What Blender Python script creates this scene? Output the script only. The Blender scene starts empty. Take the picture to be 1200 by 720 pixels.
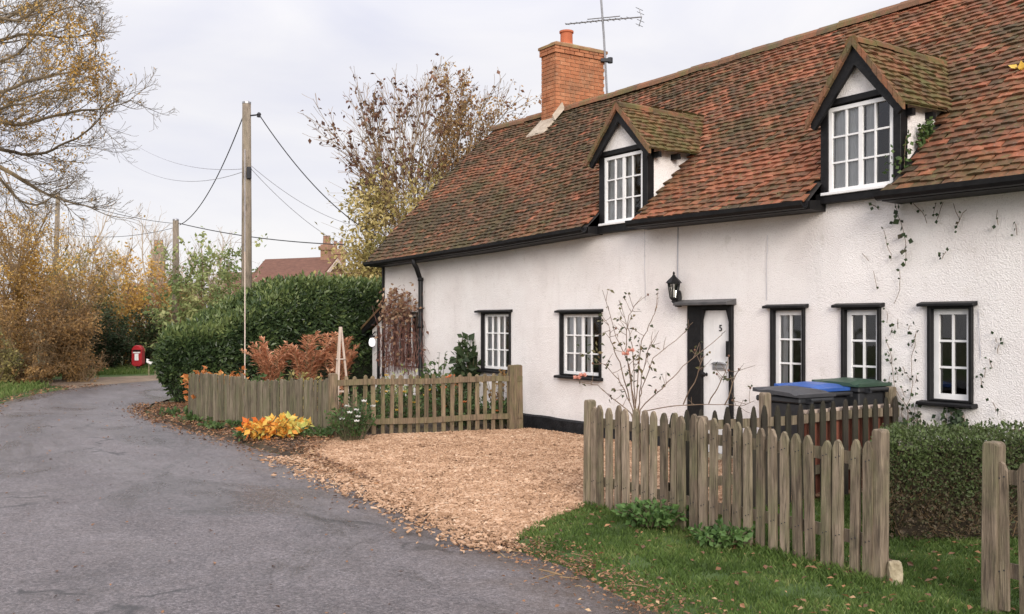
import bpy, bmesh, math, random
from mathutils import Vector, Matrix, noise as mnoise

R = random.Random(11)
SC = bpy.context.scene
COL = SC.collection
rad = math.radians

# ------------------------------------------------------------------ survey helpers
# camera stands at (0, 0, 1.6) looking along +Y; the cottage frame is x along the wall, y into the house
F, HZ, CZ = 1150.0, 378.0, 1.6
P0 = Vector((2.3, 11.5)); DX = Vector((.5463, -.8376)); DY = Vector((.8376, .5463)); NC = 8.209
HROT = math.atan2(-.8376, .5463)

def px(u, v, Y):
    return Vector(((u - 600) / F * Y, Y, CZ - (v - HZ) / F * Y))

def Yof(u, y):
    return (NC + y) / (.8376 * (u - 600) / F + .5463)

def hx(u, y=0.0):
    Y = Yof(u, y); X = (u - 600) / F * Y
    return (X - P0.x) * DX.x + (Y - P0.y) * DX.y

def hz(u, v, y=0.0):
    return CZ - (v - HZ) / F * Yof(u, y)

def H(x, y, z=0.0):
    p = P0 + DX * x + DY * y
    return Vector((p.x, p.y, z))

def lerp(a, b, t): return a + (b - a) * t
def clamp(a, lo=0., hi=1.): return max(lo, min(hi, a))
def sstep(a, b, x):
    t = clamp((x - a) / (b - a)); return t * t * (3 - 2 * t)
def interp(pts, x):
    if x <= pts[0][0]: return pts[0][1]
    for (a, va), (b, vb) in zip(pts, pts[1:]):
        if x <= b: return lerp(va, vb, (x - a) / (b - a))
    return pts[-1][1]
def nz(x, y, z=0.): return mnoise.noise(Vector((x, y, z)))

def G(x, y):
    """height of the terrain"""
    return .022 * max(0, min(y, 60) - 23) if y > 23 else 0.

def inpoly(x, y, poly):
    c = False; j = len(poly) - 1
    for i in range(len(poly)):
        xi, yi = poly[i]; xj, yj = poly[j]
        if (yi > y) != (yj > y) and x < (xj - xi) * (y - yi) / (yj - yi) + xi: c = not c
        j = i
    return c

def distpoly(x, y, pts):
    best = 1e9; p = Vector((x, y))
    for a, b in zip(pts, pts[1:]):
        a = Vector(a); b = Vector(b); ab = b - a
        t = clamp((p - a).dot(ab) / ab.length_squared)
        best = min(best, (p - a - ab * t).length)
    return best

# ------------------------------------------------------------------ mesh collector
class MB:
    def __init__(s): s.v = []; s.f = []; s.t = []; s.m = []
    def face(s, pts, t=0.5, m=0):
        n = len(s.v); s.v.extend([tuple(p) for p in pts]); s.f.append(tuple(range(n, n + len(pts)))); s.t.append(t); s.m.append(m)
    def box(s, x0, x1, y0, y1, z0, z1, t=0.5, m=0):
        s.hexa([(x0, y0, z0), (x1, y0, z0), (x1, y1, z0), (x0, y1, z0), (x0, y0, z1), (x1, y0, z1), (x1, y1, z1), (x0, y1, z1)], t, m)
    def hexa(s, p, t=0.5, m=0):
        n = len(s.v); s.v.extend([tuple(q) for q in p])
        for f in ((0, 3, 2, 1), (4, 5, 6, 7), (0, 1, 5, 4), (1, 2, 6, 5), (2, 3, 7, 6), (3, 0, 4, 7)):
            s.f.append(tuple(n + i for i in f)); s.t.append(t); s.m.append(m)
    def beam(s, a, b, w, h, up=(0, 0, 1), t=0.5):
        a = Vector(a); b = Vector(b); d = (b - a).normalized(); up = Vector(up)
        sd = d.cross(up)
        if sd.length < 1e-4: sd = d.cross(Vector((1, 0, 0)))
        sd.normalize(); u = sd.cross(d)
        sd *= w / 2; u *= h / 2
        s.hexa([a - sd - u, a + sd - u, b + sd - u, b - sd - u, a - sd + u, a + sd + u, b + sd + u, b - sd + u], t)
    def prism(s, poly, fn, a, b, t=0.5):
        """poly: 2d ring, fn(p, q, d) -> 3d; extruded from a to b"""
        A = [fn(p[0], p[1], a) for p in poly]; B = [fn(p[0], p[1], b) for p in poly]; k = len(poly)
        n = len(s.v); s.v.extend([tuple(q) for q in A + B])
        s.f.append(tuple(n + i for i in range(k))[::-1]); s.f.append(tuple(n + k + i for i in range(k))); s.t += [t, t]; s.m += [0, 0]
        for i in range(k):
            j = (i + 1) % k
            s.f.append((n + i, n + j, n + k + j, n + k + i)); s.t.append(t); s.m.append(0)
    def tube(s, pts, r, n=6, cap=True, t=0.5):
        pts = [Vector(p) for p in pts]; k = len(pts)
        if not isinstance(r, (list, tuple)): r = [r] * k
        base = len(s.v); ref = None
        for i, p in enumerate(pts):
            d = (pts[min(i + 1, k - 1)] - pts[max(i - 1, 0)])
            if d.length < 1e-9: d = Vector((0, 0, 1))
            d.normalize()
            if ref is None: ref = Vector((0, 0, 1)) if abs(d.z) < .9 else Vector((1, 0, 0))
            a = d.cross(ref)
            if a.length < 1e-5: a = d.orthogonal()
            a.normalize(); b = d.cross(a); ref = a.cross(d) * -1 if False else ref
            for j in range(n):
                an = 2 * math.pi * j / n
                q = p + (a * math.cos(an) + b * math.sin(an)) * r[i]
                s.v.append((q.x, q.y, q.z))
        for i in range(k - 1):
            for j in range(n):
                j2 = (j + 1) % n
                s.f.append((base + i * n + j, base + i * n + j2, base + (i + 1) * n + j2, base + (i + 1) * n + j)); s.t.append(t); s.m.append(0)
        if cap:
            s.f.append(tuple(base + j for j in range(n))[::-1]); s.f.append(tuple(base + (k - 1) * n + j for j in range(n))); s.t += [t, t]; s.m += [0, 0]
    def lathe(s, prof, c=(0, 0, 0), n=16, t=0.5):
        base = len(s.v); k = len(prof)
        for r, z in prof:
            for j in range(n):
                a = 2 * math.pi * j / n
                s.v.append((c[0] + r * math.cos(a), c[1] + r * math.sin(a), c[2] + z))
        for i in range(k - 1):
            for j in range(n):
                j2 = (j + 1) % n
                s.f.append((base + i * n + j, base + i * n + j2, base + (i + 1) * n + j2, base + (i + 1) * n + j)); s.t.append(t); s.m.append(0)
        s.f.append(tuple(base + j for j in range(n))[::-1]); s.f.append(tuple(base + (k - 1) * n + j for j in range(n))); s.t += [t, t]; s.m += [0, 0]
    def leaf(s, p, d, nrm, L, W, t=0.5, fold=.12):
        sd = d.cross(nrm)
        if sd.length < 1e-5: sd = d.orthogonal()
        sd.normalize()
        up = sd.cross(d) * (fold * L)
        m = p + d * (L * .45)
        n = len(s.v)
        a = m + sd * (W / 2) + up; b = p + d * L; c = m - sd * (W / 2) + up
        s.v += [(p.x, p.y, p.z), (a.x, a.y, a.z), (b.x, b.y, b.z), (c.x, c.y, c.z)]
        s.f.append((n, n + 1, n + 2, n + 3)); s.t.append(t); s.m.append(0)
    def build(s, name, mat, parent=None, smooth=False, bevel=0, off=None):
        me = bpy.data.meshes.new(name)
        vs = s.v if off is None else [(a - off[0], b - off[1], c - off[2]) for a, b, c in s.v]
        me.from_pydata(vs, [], s.f)
        at = me.attributes.new('tint', 'FLOAT', 'FACE'); at.data.foreach_set('value', s.t)
        for m_ in (mat if isinstance(mat, (list, tuple)) else [mat]): me.materials.append(m_)
        if isinstance(mat, (list, tuple)): me.polygons.foreach_set('material_index', s.m)
        if smooth: me.polygons.foreach_set('use_smooth', [True] * len(s.f))
        me.update()
        o = bpy.data.objects.new(name, me); COL.objects.link(o)
        if parent: o.parent = parent
        if bevel:
            b = o.modifiers.new('Bevel', 'BEVEL'); b.width = bevel; b.segments = 1; b.limit_method = 'ANGLE'
        return o

def thing(name, label, cat, loc=(0, 0, 0), rot=0., group=None):
    o = bpy.data.objects.new(name, None); COL.objects.link(o)
    o.empty_display_size = .2
    o.location = loc; o.rotation_euler = (0, 0, rot)
    o['label'] = label; o['category'] = cat
    if group: o['group'] = group
    return o
def tag(o, label, cat, group=None, kind=None):
    if label: o['label'] = label
    if cat: o['category'] = cat
    if group: o['group'] = group
    if kind: o['kind'] = kind
    return o

# ------------------------------------------------------------------ materials
def M(name, cols, scale=6., detail=5., rough=.8, bump=0., bscale=40., stretch=(1, 1, 1), attr=0., spec=.3, trans=0., contrast=(.3, .7), metal=0., bstretch=None, rvar=0., bdist=.02):
    m = bpy.data.materials.new(name); m.use_nodes = True; nt = m.node_tree; N = nt.nodes; L = nt.links
    b = N['Principled BSDF']
    tc = N.new('ShaderNodeTexCoord'); mp = N.new('ShaderNodeMapping'); mp.inputs['Scale'].default_value = stretch
    L.new(tc.outputs['Object'], mp.inputs['Vector'])
    no = N.new('ShaderNodeTexNoise'); no.inputs['Scale'].default_value = scale; no.inputs['Detail'].default_value = detail; no.inputs['Roughness'].default_value = .6
    L.new(mp.outputs[0], no.inputs['Vector'])
    mr = N.new('ShaderNodeMapRange'); mr.inputs[1].default_value = contrast[0]; mr.inputs[2].default_value = contrast[1]
    L.new(no.outputs['Fac'], mr.inputs[0])
    fac = mr.outputs[0]
    if attr:
        a = N.new('ShaderNodeAttribute'); a.attribute_name = 'tint'
        mx = N.new('ShaderNodeMix'); mx.inputs[0].default_value = attr
        L.new(fac, mx.inputs[2]); L.new(a.outputs['Fac'], mx.inputs[3]); fac = mx.outputs[0]
    cr = N.new('ShaderNodeValToRGB'); e = cr.color_ramp.elements
    while len(e) < len(cols): e.new(.5)
    for i, c in enumerate(cols):
        e[i].position = i / max(1, len(cols) - 1); e[i].color = (*c, 1)
    L.new(fac, cr.inputs[0]); L.new(cr.outputs[0], b.inputs['Base Color'])
    b.inputs['Roughness'].default_value = rough; b.inputs['Specular IOR Level'].default_value = spec; b.inputs['Metallic'].default_value = metal
    if rvar:
        r = N.new('ShaderNodeMapRange'); r.inputs[3].default_value = rough - rvar; r.inputs[4].default_value = rough + rvar
        L.new(mr.outputs[0], r.inputs[0]); L.new(r.outputs[0], b.inputs['Roughness'])
    if bump:
        n2 = N.new('ShaderNodeTexNoise'); n2.inputs['Scale'].default_value = bscale; n2.inputs['Detail'].default_value = 4
        mp2 = N.new('ShaderNodeMapping'); mp2.inputs['Scale'].default_value = bstretch or stretch
        L.new(tc.outputs['Object'], mp2.inputs['Vector']); L.new(mp2.outputs[0], n2.inputs['Vector'])
        bp = N.new('ShaderNodeBump'); bp.inputs['Strength'].default_value = bump; bp.inputs['Distance'].default_value = bdist
        L.new(n2.outputs['Fac'], bp.inputs['Height']); L.new(bp.outputs[0], b.inputs['Normal'])
    if trans:
        t = N.new('ShaderNodeBsdfTranslucent'); L.new(cr.outputs[0], t.inputs['Color'])
        ms = N.new('ShaderNodeMixShader'); ms.inputs[0].default_value = trans
        L.new(b.outputs[0], ms.inputs[1]); L.new(t.outputs[0], ms.inputs[2]); L.new(ms.outputs[0], N['Material Output'].inputs[0])
    m['nodes_ramp'] = cr.name
    return m

def overlay(m, col, scale, lo, hi, amt=1., stretch=(1, 1, 1), detail=6):
    """adds a patchy growth or dirt colour over a material's base colour"""
    nt = m.node_tree; N = nt.nodes; L = nt.links; b = N['Principled BSDF']
    src = b.inputs['Base Color'].links[0].from_socket
    tc = N.new('ShaderNodeTexCoord'); mp = N.new('ShaderNodeMapping'); mp.inputs['Scale'].default_value = stretch
    L.new(tc.outputs['Object'], mp.inputs['Vector'])
    no = N.new('ShaderNodeTexNoise'); no.inputs['Scale'].default_value = scale; no.inputs['Detail'].default_value = detail; no.inputs['Roughness'].default_value = .65
    L.new(mp.outputs[0], no.inputs['Vector'])
    mr = N.new('ShaderNodeMapRange'); mr.inputs[1].default_value = lo; mr.inputs[2].default_value = hi; mr.inputs[4].default_value = amt
    L.new(no.outputs['Fac'], mr.inputs[0])
    mx = N.new('ShaderNodeMix'); mx.data_type = 'RGBA'; mx.inputs[7].default_value = (*col, 1)
    L.new(mr.outputs[0], mx.inputs[0]); L.new(src, mx.inputs[6]); L.new(mx.outputs[2], b.inputs['Base Color'])
    return m

def leafmat(name, cols, trans=.3, rough=.55): return M(name, cols, scale=1.5, attr=.8, rough=rough, trans=trans, spec=.25)

m_render = M('roughcast', [(.68, .63, .61), (.785, .735, .71), (.83, .79, .765)], scale=1.3, detail=8, rough=.9, bump=.6, bscale=80, spec=.15, contrast=(.25, .6), bdist=.022)
overlay(m_render, (.50, .46, .42), 2.2, .58, .80, .3, stretch=(2.4, 2.4, .35))
overlay(m_render, (.36, .32, .30), 75, .56, .70, .42, detail=3)
overlay(m_render, (.50, .46, .40), 5.0, .60, .74, .5)
m_tile = M('clay_tile', [(.035, .028, .019), (.075, .052, .031), (.145, .070, .042), (.255, .090, .048), (.37, .15, .088)], scale=16, attr=.7, rough=.9, bump=.5, bscale=60, spec=.15, bdist=.01)
overlay(m_tile, (.085, .074, .030), 1.3, .48, .68, .62, detail=9)
overlay(m_tile, (.12, .11, .045), 13, .55, .66, .65)
overlay(m_tile, (.36, .30, .26), 20, .62, .72, .55)
overlay(m_tile, (.055, .045, .032), 7, .58, .70, .6)
m_tilemoss = M('mossy_tile', [(.05, .04, .025), (.10, .06, .035), (.17, .08, .045), (.26, .10, .055)], scale=12, attr=.65, rough=.92, bump=.5, bscale=60, spec=.12, bdist=.01)
overlay(m_tilemoss, (.105, .098, .036), 5, .40, .62, .8, detail=9)
overlay(m_tilemoss, (.085, .083, .028), 9, .54, .66, .7)
m_ridge = M('ridge_clay', [(.09, .07, .05), (.19, .10, .06), (.27, .11, .06)], scale=9, attr=.5, rough=.9, bump=.4, spec=.15)
overlay(m_ridge, (.12, .115, .05), 3, .48, .62, .7)
m_black = M('black_paint', [(.005, .005, .006), (.014, .013, .013)], scale=8, rough=.5, bump=.25, bscale=22, stretch=(1, 1, 1), spec=.22)
m_plinth = M('tarred_plinth', [(.006, .006, .007), (.02, .02, .022)], scale=7, rough=.6, bump=.6, bscale=24, spec=.25)
m_white = M('white_gloss', [(.70, .69, .68), (.80, .79, .78)], scale=5, rough=.4, spec=.4)
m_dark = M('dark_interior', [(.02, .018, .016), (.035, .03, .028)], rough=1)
m_curtain = M('net_curtain', [(.80, .79, .79), (.90, .89, .88)], scale=8, stretch=(3, 3, .3), rough=.95, trans=.2)
m_brick = M('stack_brick', [(.20, .08, .045), (.33, .125, .062), (.42, .17, .085), (.50, .26, .15)], scale=7, attr=.5, rough=.9, bump=.5, bscale=70, spec=.15, bdist=.008)
overlay(m_brick, (.17, .105, .065), 2.4, .48, .70, .6)
overlay(m_brick, (.46, .30, .20), 9, .58, .72, .5)
m_mortar = M('lime_mortar', [(.30, .16, .085), (.42, .27, .17)], scale=12, rough=.95, bump=.3)
m_cap = M('mossy_cap', [(.16, .09, .05), (.28, .15, .08), (.30, .26, .12)], scale=6, rough=.95, bump=.6, attr=.4)
overlay(m_cap, (.24, .20, .07), 4, .5, .65, .8)
m_pot = M('terracotta', [(.36, .10, .045), (.47, .14, .065)], scale=6, rough=.8, bump=.15)
m_lead = M('lead_flashing', [(.30, .24, .18), (.45, .38, .30)], scale=8, rough=.8, bump=.3)
m_metal = M('dull_aluminium', [(.22, .22, .23), (.34, .34, .35)], scale=20, rough=.45, metal=.6)
m_cable = M('cable_rubber', [(.02, .02, .024), (.035, .035, .04)], rough=.6)
m_cable2 = M('grey_wire', [(.30, .30, .33), (.36, .36, .4)], rough=.6)
def wood(name, cols, moss=(.14, .15, .06), amt=.55):
    m = M(name, cols, scale=7, detail=8, stretch=(5, 5, .5), attr=.5, rough=.88, bump=.8, bscale=24, bstretch=(6, 6, .3), spec=.15, contrast=(.36, .64), bdist=.012)
    overlay(m, moss, 4, .44, .62, amt, stretch=(1.6, 1.6, .7))
    overlay(m, (.045, .036, .028), 12, .54, .68, .8, stretch=(5, 5, .35))
    overlay(m, (.05, .042, .033), 3, .56, .70, .6, stretch=(1, 1, .8))
    nt = m.node_tree; oi = nt.nodes.new('ShaderNodeObjectInfo')     # every board shows its own stretch of grain
    for n in [n for n in nt.nodes if n.type == 'MAPPING']:
        src = n.inputs['Vector'].links[0].from_socket; ml = nt.nodes.new('ShaderNodeMath'); ml.operation = 'MULTIPLY'; ml.inputs[1].default_value = 43.; ad = nt.nodes.new('ShaderNodeVectorMath'); ad.operation = 'ADD'
        nt.links.new(oi.outputs['Random'], ml.inputs[0]); nt.links.new(src, ad.inputs[0]); nt.links.new(ml.outputs[0], ad.inputs[1]); nt.links.new(ad.outputs[0], n.inputs['Vector'])
    return m
m_picket = wood('weathered_picket', [(.065, .05, .036), (.15, .115, .083), (.25, .195, .142), (.36, .285, .21)], moss=(.155, .155, .08), amt=.45)
m_picket2 = wood('grey_picket', [(.075, .055, .038), (.18, .13, .085), (.29, .21, .14)], amt=.4)
m_board = wood('green_board', [(.06, .05, .036), (.145, .12, .085), (.24, .20, .145)], moss=(.12, .125, .065), amt=.55)
m_picketdark = wood('stained_picket', [(.02, .017, .014), (.035, .03, .024), (.06, .05, .04)], moss=(.05, .055, .03), amt=.3)
m_pole = wood('pole_wood', [(.16, .13, .10), (.24, .195, .15), (.32, .26, .20)], amt=.12)
m_bark = M('bark', [(.05, .042, .035), (.10, .085, .065), (.16, .135, .10)], scale=10, rough=.95, bump=.6, bscale=25, stretch=(2, 2, .5))
m_twig = M('dark_twig', [(.055, .042, .029), (.14, .105, .065), (.26, .195, .115)], scale=2, rough=.9)
m_twigtan = M('tan_twig', [(.13, .085, .045), (.21, .14, .075), (.29, .20, .115)], scale=2, rough=.9)
m_twigpale = M('pale_twig', [(.28, .22, .17), (.38, .31, .24), (.46, .37, .28)], scale=1, rough=.9)
m_stem = M('green_stem', [(.06, .06, .03), (.10, .09, .05), (.14, .10, .06)], scale=4, rough=.8)
m_rosewood = M('rose_stem', [(.09, .055, .04), (.16, .11, .075), (.22, .16, .11)], scale=6, rough=.8)
m_laurel = leafmat('laurel_leaf', [(.010, .018, .008), (.026, .044, .017), (.056, .086, .030), (.12, .155, .052), (.23, .27, .10)], trans=.15, rough=.34)
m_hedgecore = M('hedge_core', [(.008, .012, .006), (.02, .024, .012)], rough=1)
m_box = leafmat('box_leaf', [(.05, .035, .025), (.11, .08, .05), (.06, .07, .03), (.065, .095, .03), (.13, .165, .06)], trans=.2)
m_ochre = leafmat('ochre_leaf', [(.19, .10, .03), (.40, .23, .055), (.58, .36, .095), (.68, .50, .20)])
m_rust = leafmat('rust_leaf', [(.09, .05, .02), (.23, .13, .05), (.38, .225, .085), (.50, .34, .14)])
m_olive = leafmat('olive_leaf', [(.08, .08, .03), (.19, .17, .06), (.34, .28, .10), (.46, .36, .15)])
m_darkgreen = leafmat('evergreen_leaf', [(.014, .022, .010), (.028, .045, .018), (.05, .075, .03), (.10, .11, .05)], trans=.15)
m_yellow = leafmat('yellow_leaf', [(.10, .10, .035), (.26, .22, .075), (.44, .35, .13), (.58, .48, .24)])
m_brownleaf = leafmat('dead_leaf', [(.06, .032, .024), (.12, .058, .04), (.20, .105, .065), (.28, .16, .10)], trans=.15)
m_loose = leafmat('pale_green_leaf', [(.10, .14, .05), (.21, .26, .095), (.36, .38, .16), (.50, .46, .22)])
m_orange = leafmat('orange_leaf', [(.30, .09, .03), (.46, .16, .045), (.55, .26, .08), (.60, .38, .15)])
m_fern = leafmat('dried_frond', [(.28, .12, .06), (.48, .22, .12), (.60, .31, .18), (.66, .43, .28)])
m_hosta = leafmat('hosta_leaf', [(.56, .11, .02), (.66, .22, .035), (.68, .38, .07), (.60, .52, .14), (.40, .45, .12), (.66, .60, .26)])
m_garden = leafmat('garden_leaf', [(.025, .045, .016), (.05, .09, .028), (.09, .14, .045), (.16, .20, .07)])
m_weed = leafmat('weed_leaf', [(.035, .07, .022), (.065, .125, .035), (.11, .19, .055), (.18, .25, .09)])
m_ivy = leafmat('ivy_leaf', [(.012, .02, .010), (.025, .042, .018), (.05, .075, .03), (.07, .05, .035)], trans=.1)
m_petalw = M('white_petal', [(.72, .70, .66), (.80, .79, .76)], rough=.6, trans=.3)
m_petalp = M('pink_petal', [(.62, .26, .20), (.74, .42, .33)], rough=.6, trans=.3)
m_petalo = M('orange_petal', [(.62, .16, .05), (.72, .28, .10)], rough=.6, trans=.3)
m_petaly = M('yellow_petal', [(.66, .40, .05), (.74, .55, .14)], rough=.6, trans=.3)
m_grass = leafmat('grass_blade', [(.042, .065, .018), (.075, .125, .028), (.12, .18, .045), (.25, .25, .10)], trans=.3)
m_chip = M('wood_chip', [(.12, .07, .042), (.30, .18, .108), (.44, .285, .185), (.56, .42, .30)], scale=9, attr=.8, rough=.9, spec=.15)
m_litter = leafmat('fallen_leaf', [(.06, .035, .022), (.15, .075, .04), (.30, .15, .07), (.48, .34, .20)], trans=.1)
m_plastic = M('bin_black', [(.018, .019, .022), (.028, .029, .032)], scale=10, rough=.5, bump=.08, spec=.4)
m_binlid = M('lid_charcoal', [(.035, .035, .04), (.055, .055, .06)], scale=10, rough=.5, spec=.4)
m_blue = M('lid_blue', [(.022, .07, .27), (.04, .11, .36)], scale=8, rough=.4, spec=.4)
m_green = M('lid_green', [(.022, .05, .032), (.035, .07, .045)], scale=8, rough=.45, spec=.4)
m_red = M('post_red', [(.28, .012, .018), (.40, .02, .026)], scale=8, rough=.35, spec=.5)
m_terra = M('red_brown_panel', [(.20, .07, .045), (.28, .10, .065)], scale=8, rough=.85, bump=.2)
m_paleedge = M('pale_timber', [(.42, .33, .27), (.52, .42, .35)], scale=8, rough=.8)
m_stone = M('concrete', [(.20, .16, .10), (.32, .27, .18), (.40, .34, .24)], scale=14, rough=.95, bump=.5)
m_farbrick = M('far_brick', [(.22, .125, .085), (.32, .185, .12)], scale=4, rough=.95)
m_farroof = M('far_roof_tile', [(.10, .05, .038), (.17, .085, .06)], scale=3, rough=.95, stretch=(1, 1, 6))
m_steel = M('galvanised', [(.30, .30, .31), (.42, .42, .43)], rough=.4, metal=.7)

def glass(name, refl=1.9, tint=(.97, .985, .985)):
    m = bpy.data.materials.new(name); m.use_nodes = True; nt = m.node_tree; N = nt.nodes; L = nt.links
    N.remove(N['Principled BSDF'])
    t = N.new('ShaderNodeBsdfTransparent'); t.inputs[0].default_value = (*tint, 1)
    g = N.new('ShaderNodeBsdfGlossy'); g.inputs['Roughness'].default_value = .03
    fr = N.new('ShaderNodeFresnel'); fr.inputs[0].default_value = 1.5
    mu = N.new('ShaderNodeMath'); mu.operation = 'MULTIPLY'; mu.inputs[1].default_value = refl
    tc = N.new('ShaderNodeTexCoord'); no = N.new('ShaderNodeTexNoise'); no.inputs['Scale'].default_value = 3
    bp = N.new('ShaderNodeBump'); bp.inputs['Strength'].default_value = .12; bp.inputs['Distance'].default_value = .02
    L.new(tc.outputs['Object'], no.inputs['Vector']); L.new(no.outputs['Fac'], bp.inputs['Height']); L.new(bp.outputs[0], g.inputs['Normal'])
    x = N.new('ShaderNodeMixShader')
    L.new(fr.outputs[0], mu.inputs[0]); L.new(mu.outputs[0], x.inputs[0]); L.new(t.outputs[0], x.inputs[1]); L.new(g.outputs[0], x.inputs[2])
    L.new(x.outputs[0], N['Material Output'].inputs[0])
    return m
m_glass = glass('window_glass')

def road_material():
    m = bpy.data.materials.new('wet_asphalt'); m.use_nodes = True; nt = m.node_tree; N = nt.nodes; L = nt.links; b = N['Principled BSDF']
    tc = N.new('ShaderNodeTexCoord')
    def nse(scale, detail, rot=0, st=(1, 1, 1), dist=0.):
        mp = N.new('ShaderNodeMapping'); mp.inputs['Scale'].default_value = st
        vr = N.new('ShaderNodeVectorRotate'); vr.inputs['Angle'].default_value = rot
        L.new(tc.outputs['Object'], vr.inputs['Vector']); L.new(vr.outputs[0], mp.inputs['Vector'])
        n = N.new('ShaderNodeTexNoise'); n.inputs['Scale'].default_value = scale; n.inputs['Detail'].default_value = detail; n.inputs['Roughness'].default_value = .62; n.inputs['Distortion'].default_value = dist
        L.new(mp.outputs[0], n.inputs['Vector']); return n.outputs['Fac']
    def mr(s, a, b_, c=0., d=1.):
        n = N.new('ShaderNodeMapRange'); n.inputs[1].default_value = a; n.inputs[2].default_value = b_; n.inputs[3].default_value = c; n.inputs[4].default_value = d
        L.new(s, n.inputs[0]); return n.outputs[0]
    def mix(f, a, c):
        n = N.new('ShaderNodeMix'); n.data_type = 'RGBA'
        L.new(f, n.inputs[0])
        for s, i in ((a, 6), (c, 7)):
            if isinstance(s, tuple): n.inputs[i].default_value = (*s, 1)
            else: L.new(s, n.inputs[i])
        return n.outputs[2]
    big = mr(nse(.5, 6, 0, (1, 1, 1), .8), .40, .60)
    along = mr(nse(.9, 5, rad(-29), (1, .3, 1), .4), .36, .66)
    fine = mr(nse(80, 3), .38, .62)
    pat = mr(nse(2.6, 8, 0, (1, 1, 1), 1.2), .35, .7)
    c = mix(big, (.048, .037, .039), (.155, .131, .135))
    c = mix(mr(along, 0, 1, 0, .65), c, (.25, .218, .22))
    c = mix(mr(pat, 0, 1, 0, .6), c, (.080, .058, .050))
    damp = mr(nse(.8, 7, rad(-29), (1, .45, 1), 1.5), .50, .62, 0, .8)
    c = mix(damp, c, (.036, .028, .030))
    c = mix(mr(fine, 0, 1, 0, .62), c, (.045, .038, .038))
    mid = mr(nse(30, 4), .48, .62, 0, .42)
    c = mix(mid, c, (.20, .172, .168))
    fine2 = mr(nse(130, 2), .58, .68, 0, .6)
    c = mix(fine2, c, (.32, .30, .31))
    vo = N.new('ShaderNodeTexVoronoi'); vo.inputs['Scale'].default_value = 75; L.new(tc.outputs['Object'], vo.inputs['Vector'])
    sx = N.new('ShaderNodeSeparateColor'); L.new(vo.outputs['Color'], sx.inputs[0])
    hs = N.new('ShaderNodeHueSaturation'); hs.inputs['Saturation'].default_value = 1.0; L.new(mr(sx.outputs[0], 0, 1, .42, 1.25), hs.inputs['Value']); L.new(c, hs.inputs['Color']); c = hs.outputs[0]
    vc = N.new('ShaderNodeTexVoronoi'); vc.feature = 'DISTANCE_TO_EDGE'; vc.inputs['Scale'].default_value = .42
    wv = N.new('ShaderNodeTexNoise'); wv.inputs['Scale'].default_value = 2.5; wv.inputs['Detail'].default_value = 5; L.new(tc.outputs['Object'], wv.inputs['Vector'])
    va = N.new('ShaderNodeVectorMath'); va.operation = 'MULTIPLY_ADD'; va.inputs[1].default_value = (.7, .7, 0); L.new(wv.outputs['Color'], va.inputs[0]); L.new(tc.outputs['Object'], va.inputs[2]); L.new(va.outputs[0], vc.inputs['Vector'])
    ck = N.new('ShaderNodeMath'); ck.operation = 'MULTIPLY'; L.new(mr(vc.outputs['Distance'], .004, .014, .85, 0), ck.inputs[0]); L.new(mr(nse(.5, 3), .50, .56), ck.inputs[1])
    c = mix(ck.outputs[0], c, (.018, .016, .016))
    at = N.new('ShaderNodeAttribute'); at.attribute_name = 'edge'
    ad = N.new('ShaderNodeMath'); ad.operation = 'MULTIPLY'; L.new(at.outputs['Fac'], ad.inputs[0]); L.new(mr(nse(3.2, 7), .3, .6), ad.inputs[1])
    c = mix(ad.outputs[0], c, (.075, .052, .036))
    L.new(c, b.inputs['Base Color'])
    rr = mr(nse(1.0, 6, rad(-29), (1, .4, 1), .8), .36, .64, .34, .62)
    rmx = N.new('ShaderNodeMix'); rmx.inputs[3].default_value = .2; L.new(damp, rmx.inputs[0]); L.new(rr, rmx.inputs[2]); rr = rmx.outputs[0]
    L.new(rr, b.inputs['Roughness']); b.inputs['Specular IOR Level'].default_value = .5
    bp = N.new('ShaderNodeBump'); bp.inputs['Strength'].default_value = .8; bp.inputs['Distance'].default_value = .012
    L.new(nse(60, 4), bp.inputs['Height'])
    bp2 = N.new('ShaderNodeBump'); bp2.inputs['Strength'].default_value = .35; bp2.inputs['Distance'].default_value = .08
    L.new(nse(1.6, 5), bp2.inputs['Height']); L.new(bp.outputs[0], bp2.inputs['Normal'])
    L.new(bp2.outputs[0], b.inputs['Normal'])
    return m
m_road = road_material()
m_soil = M('soil', [(.035, .026, .018), (.07, .05, .034), (.10, .08, .045)], scale=3, detail=8, rough=.95, bump=.8, bscale=18)
m_ground = M('field_ground', [(.05, .055, .022), (.08, .085, .035), (.11, .09, .05)], scale=.6, detail=8, rough=.95, bump=.5, bscale=8)
m_turf = M('turf', [(.03, .045, .014), (.05, .085, .02), (.08, .11, .035)], scale=4, detail=8, rough=.95, bump=.8, bscale=30)
m_mud = M('mud', [(.12, .085, .06), (.18, .13, .09), (.22, .17, .12)], scale=2, detail=8, rough=.85, bump=.5, bscale=12)
m_chipbed = M('chip_bed', [(.24, .12, .05), (.38, .22, .10), (.50, .32, .16)], scale=30, detail=8, rough=.95, bump=.9, bscale=45)

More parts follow.
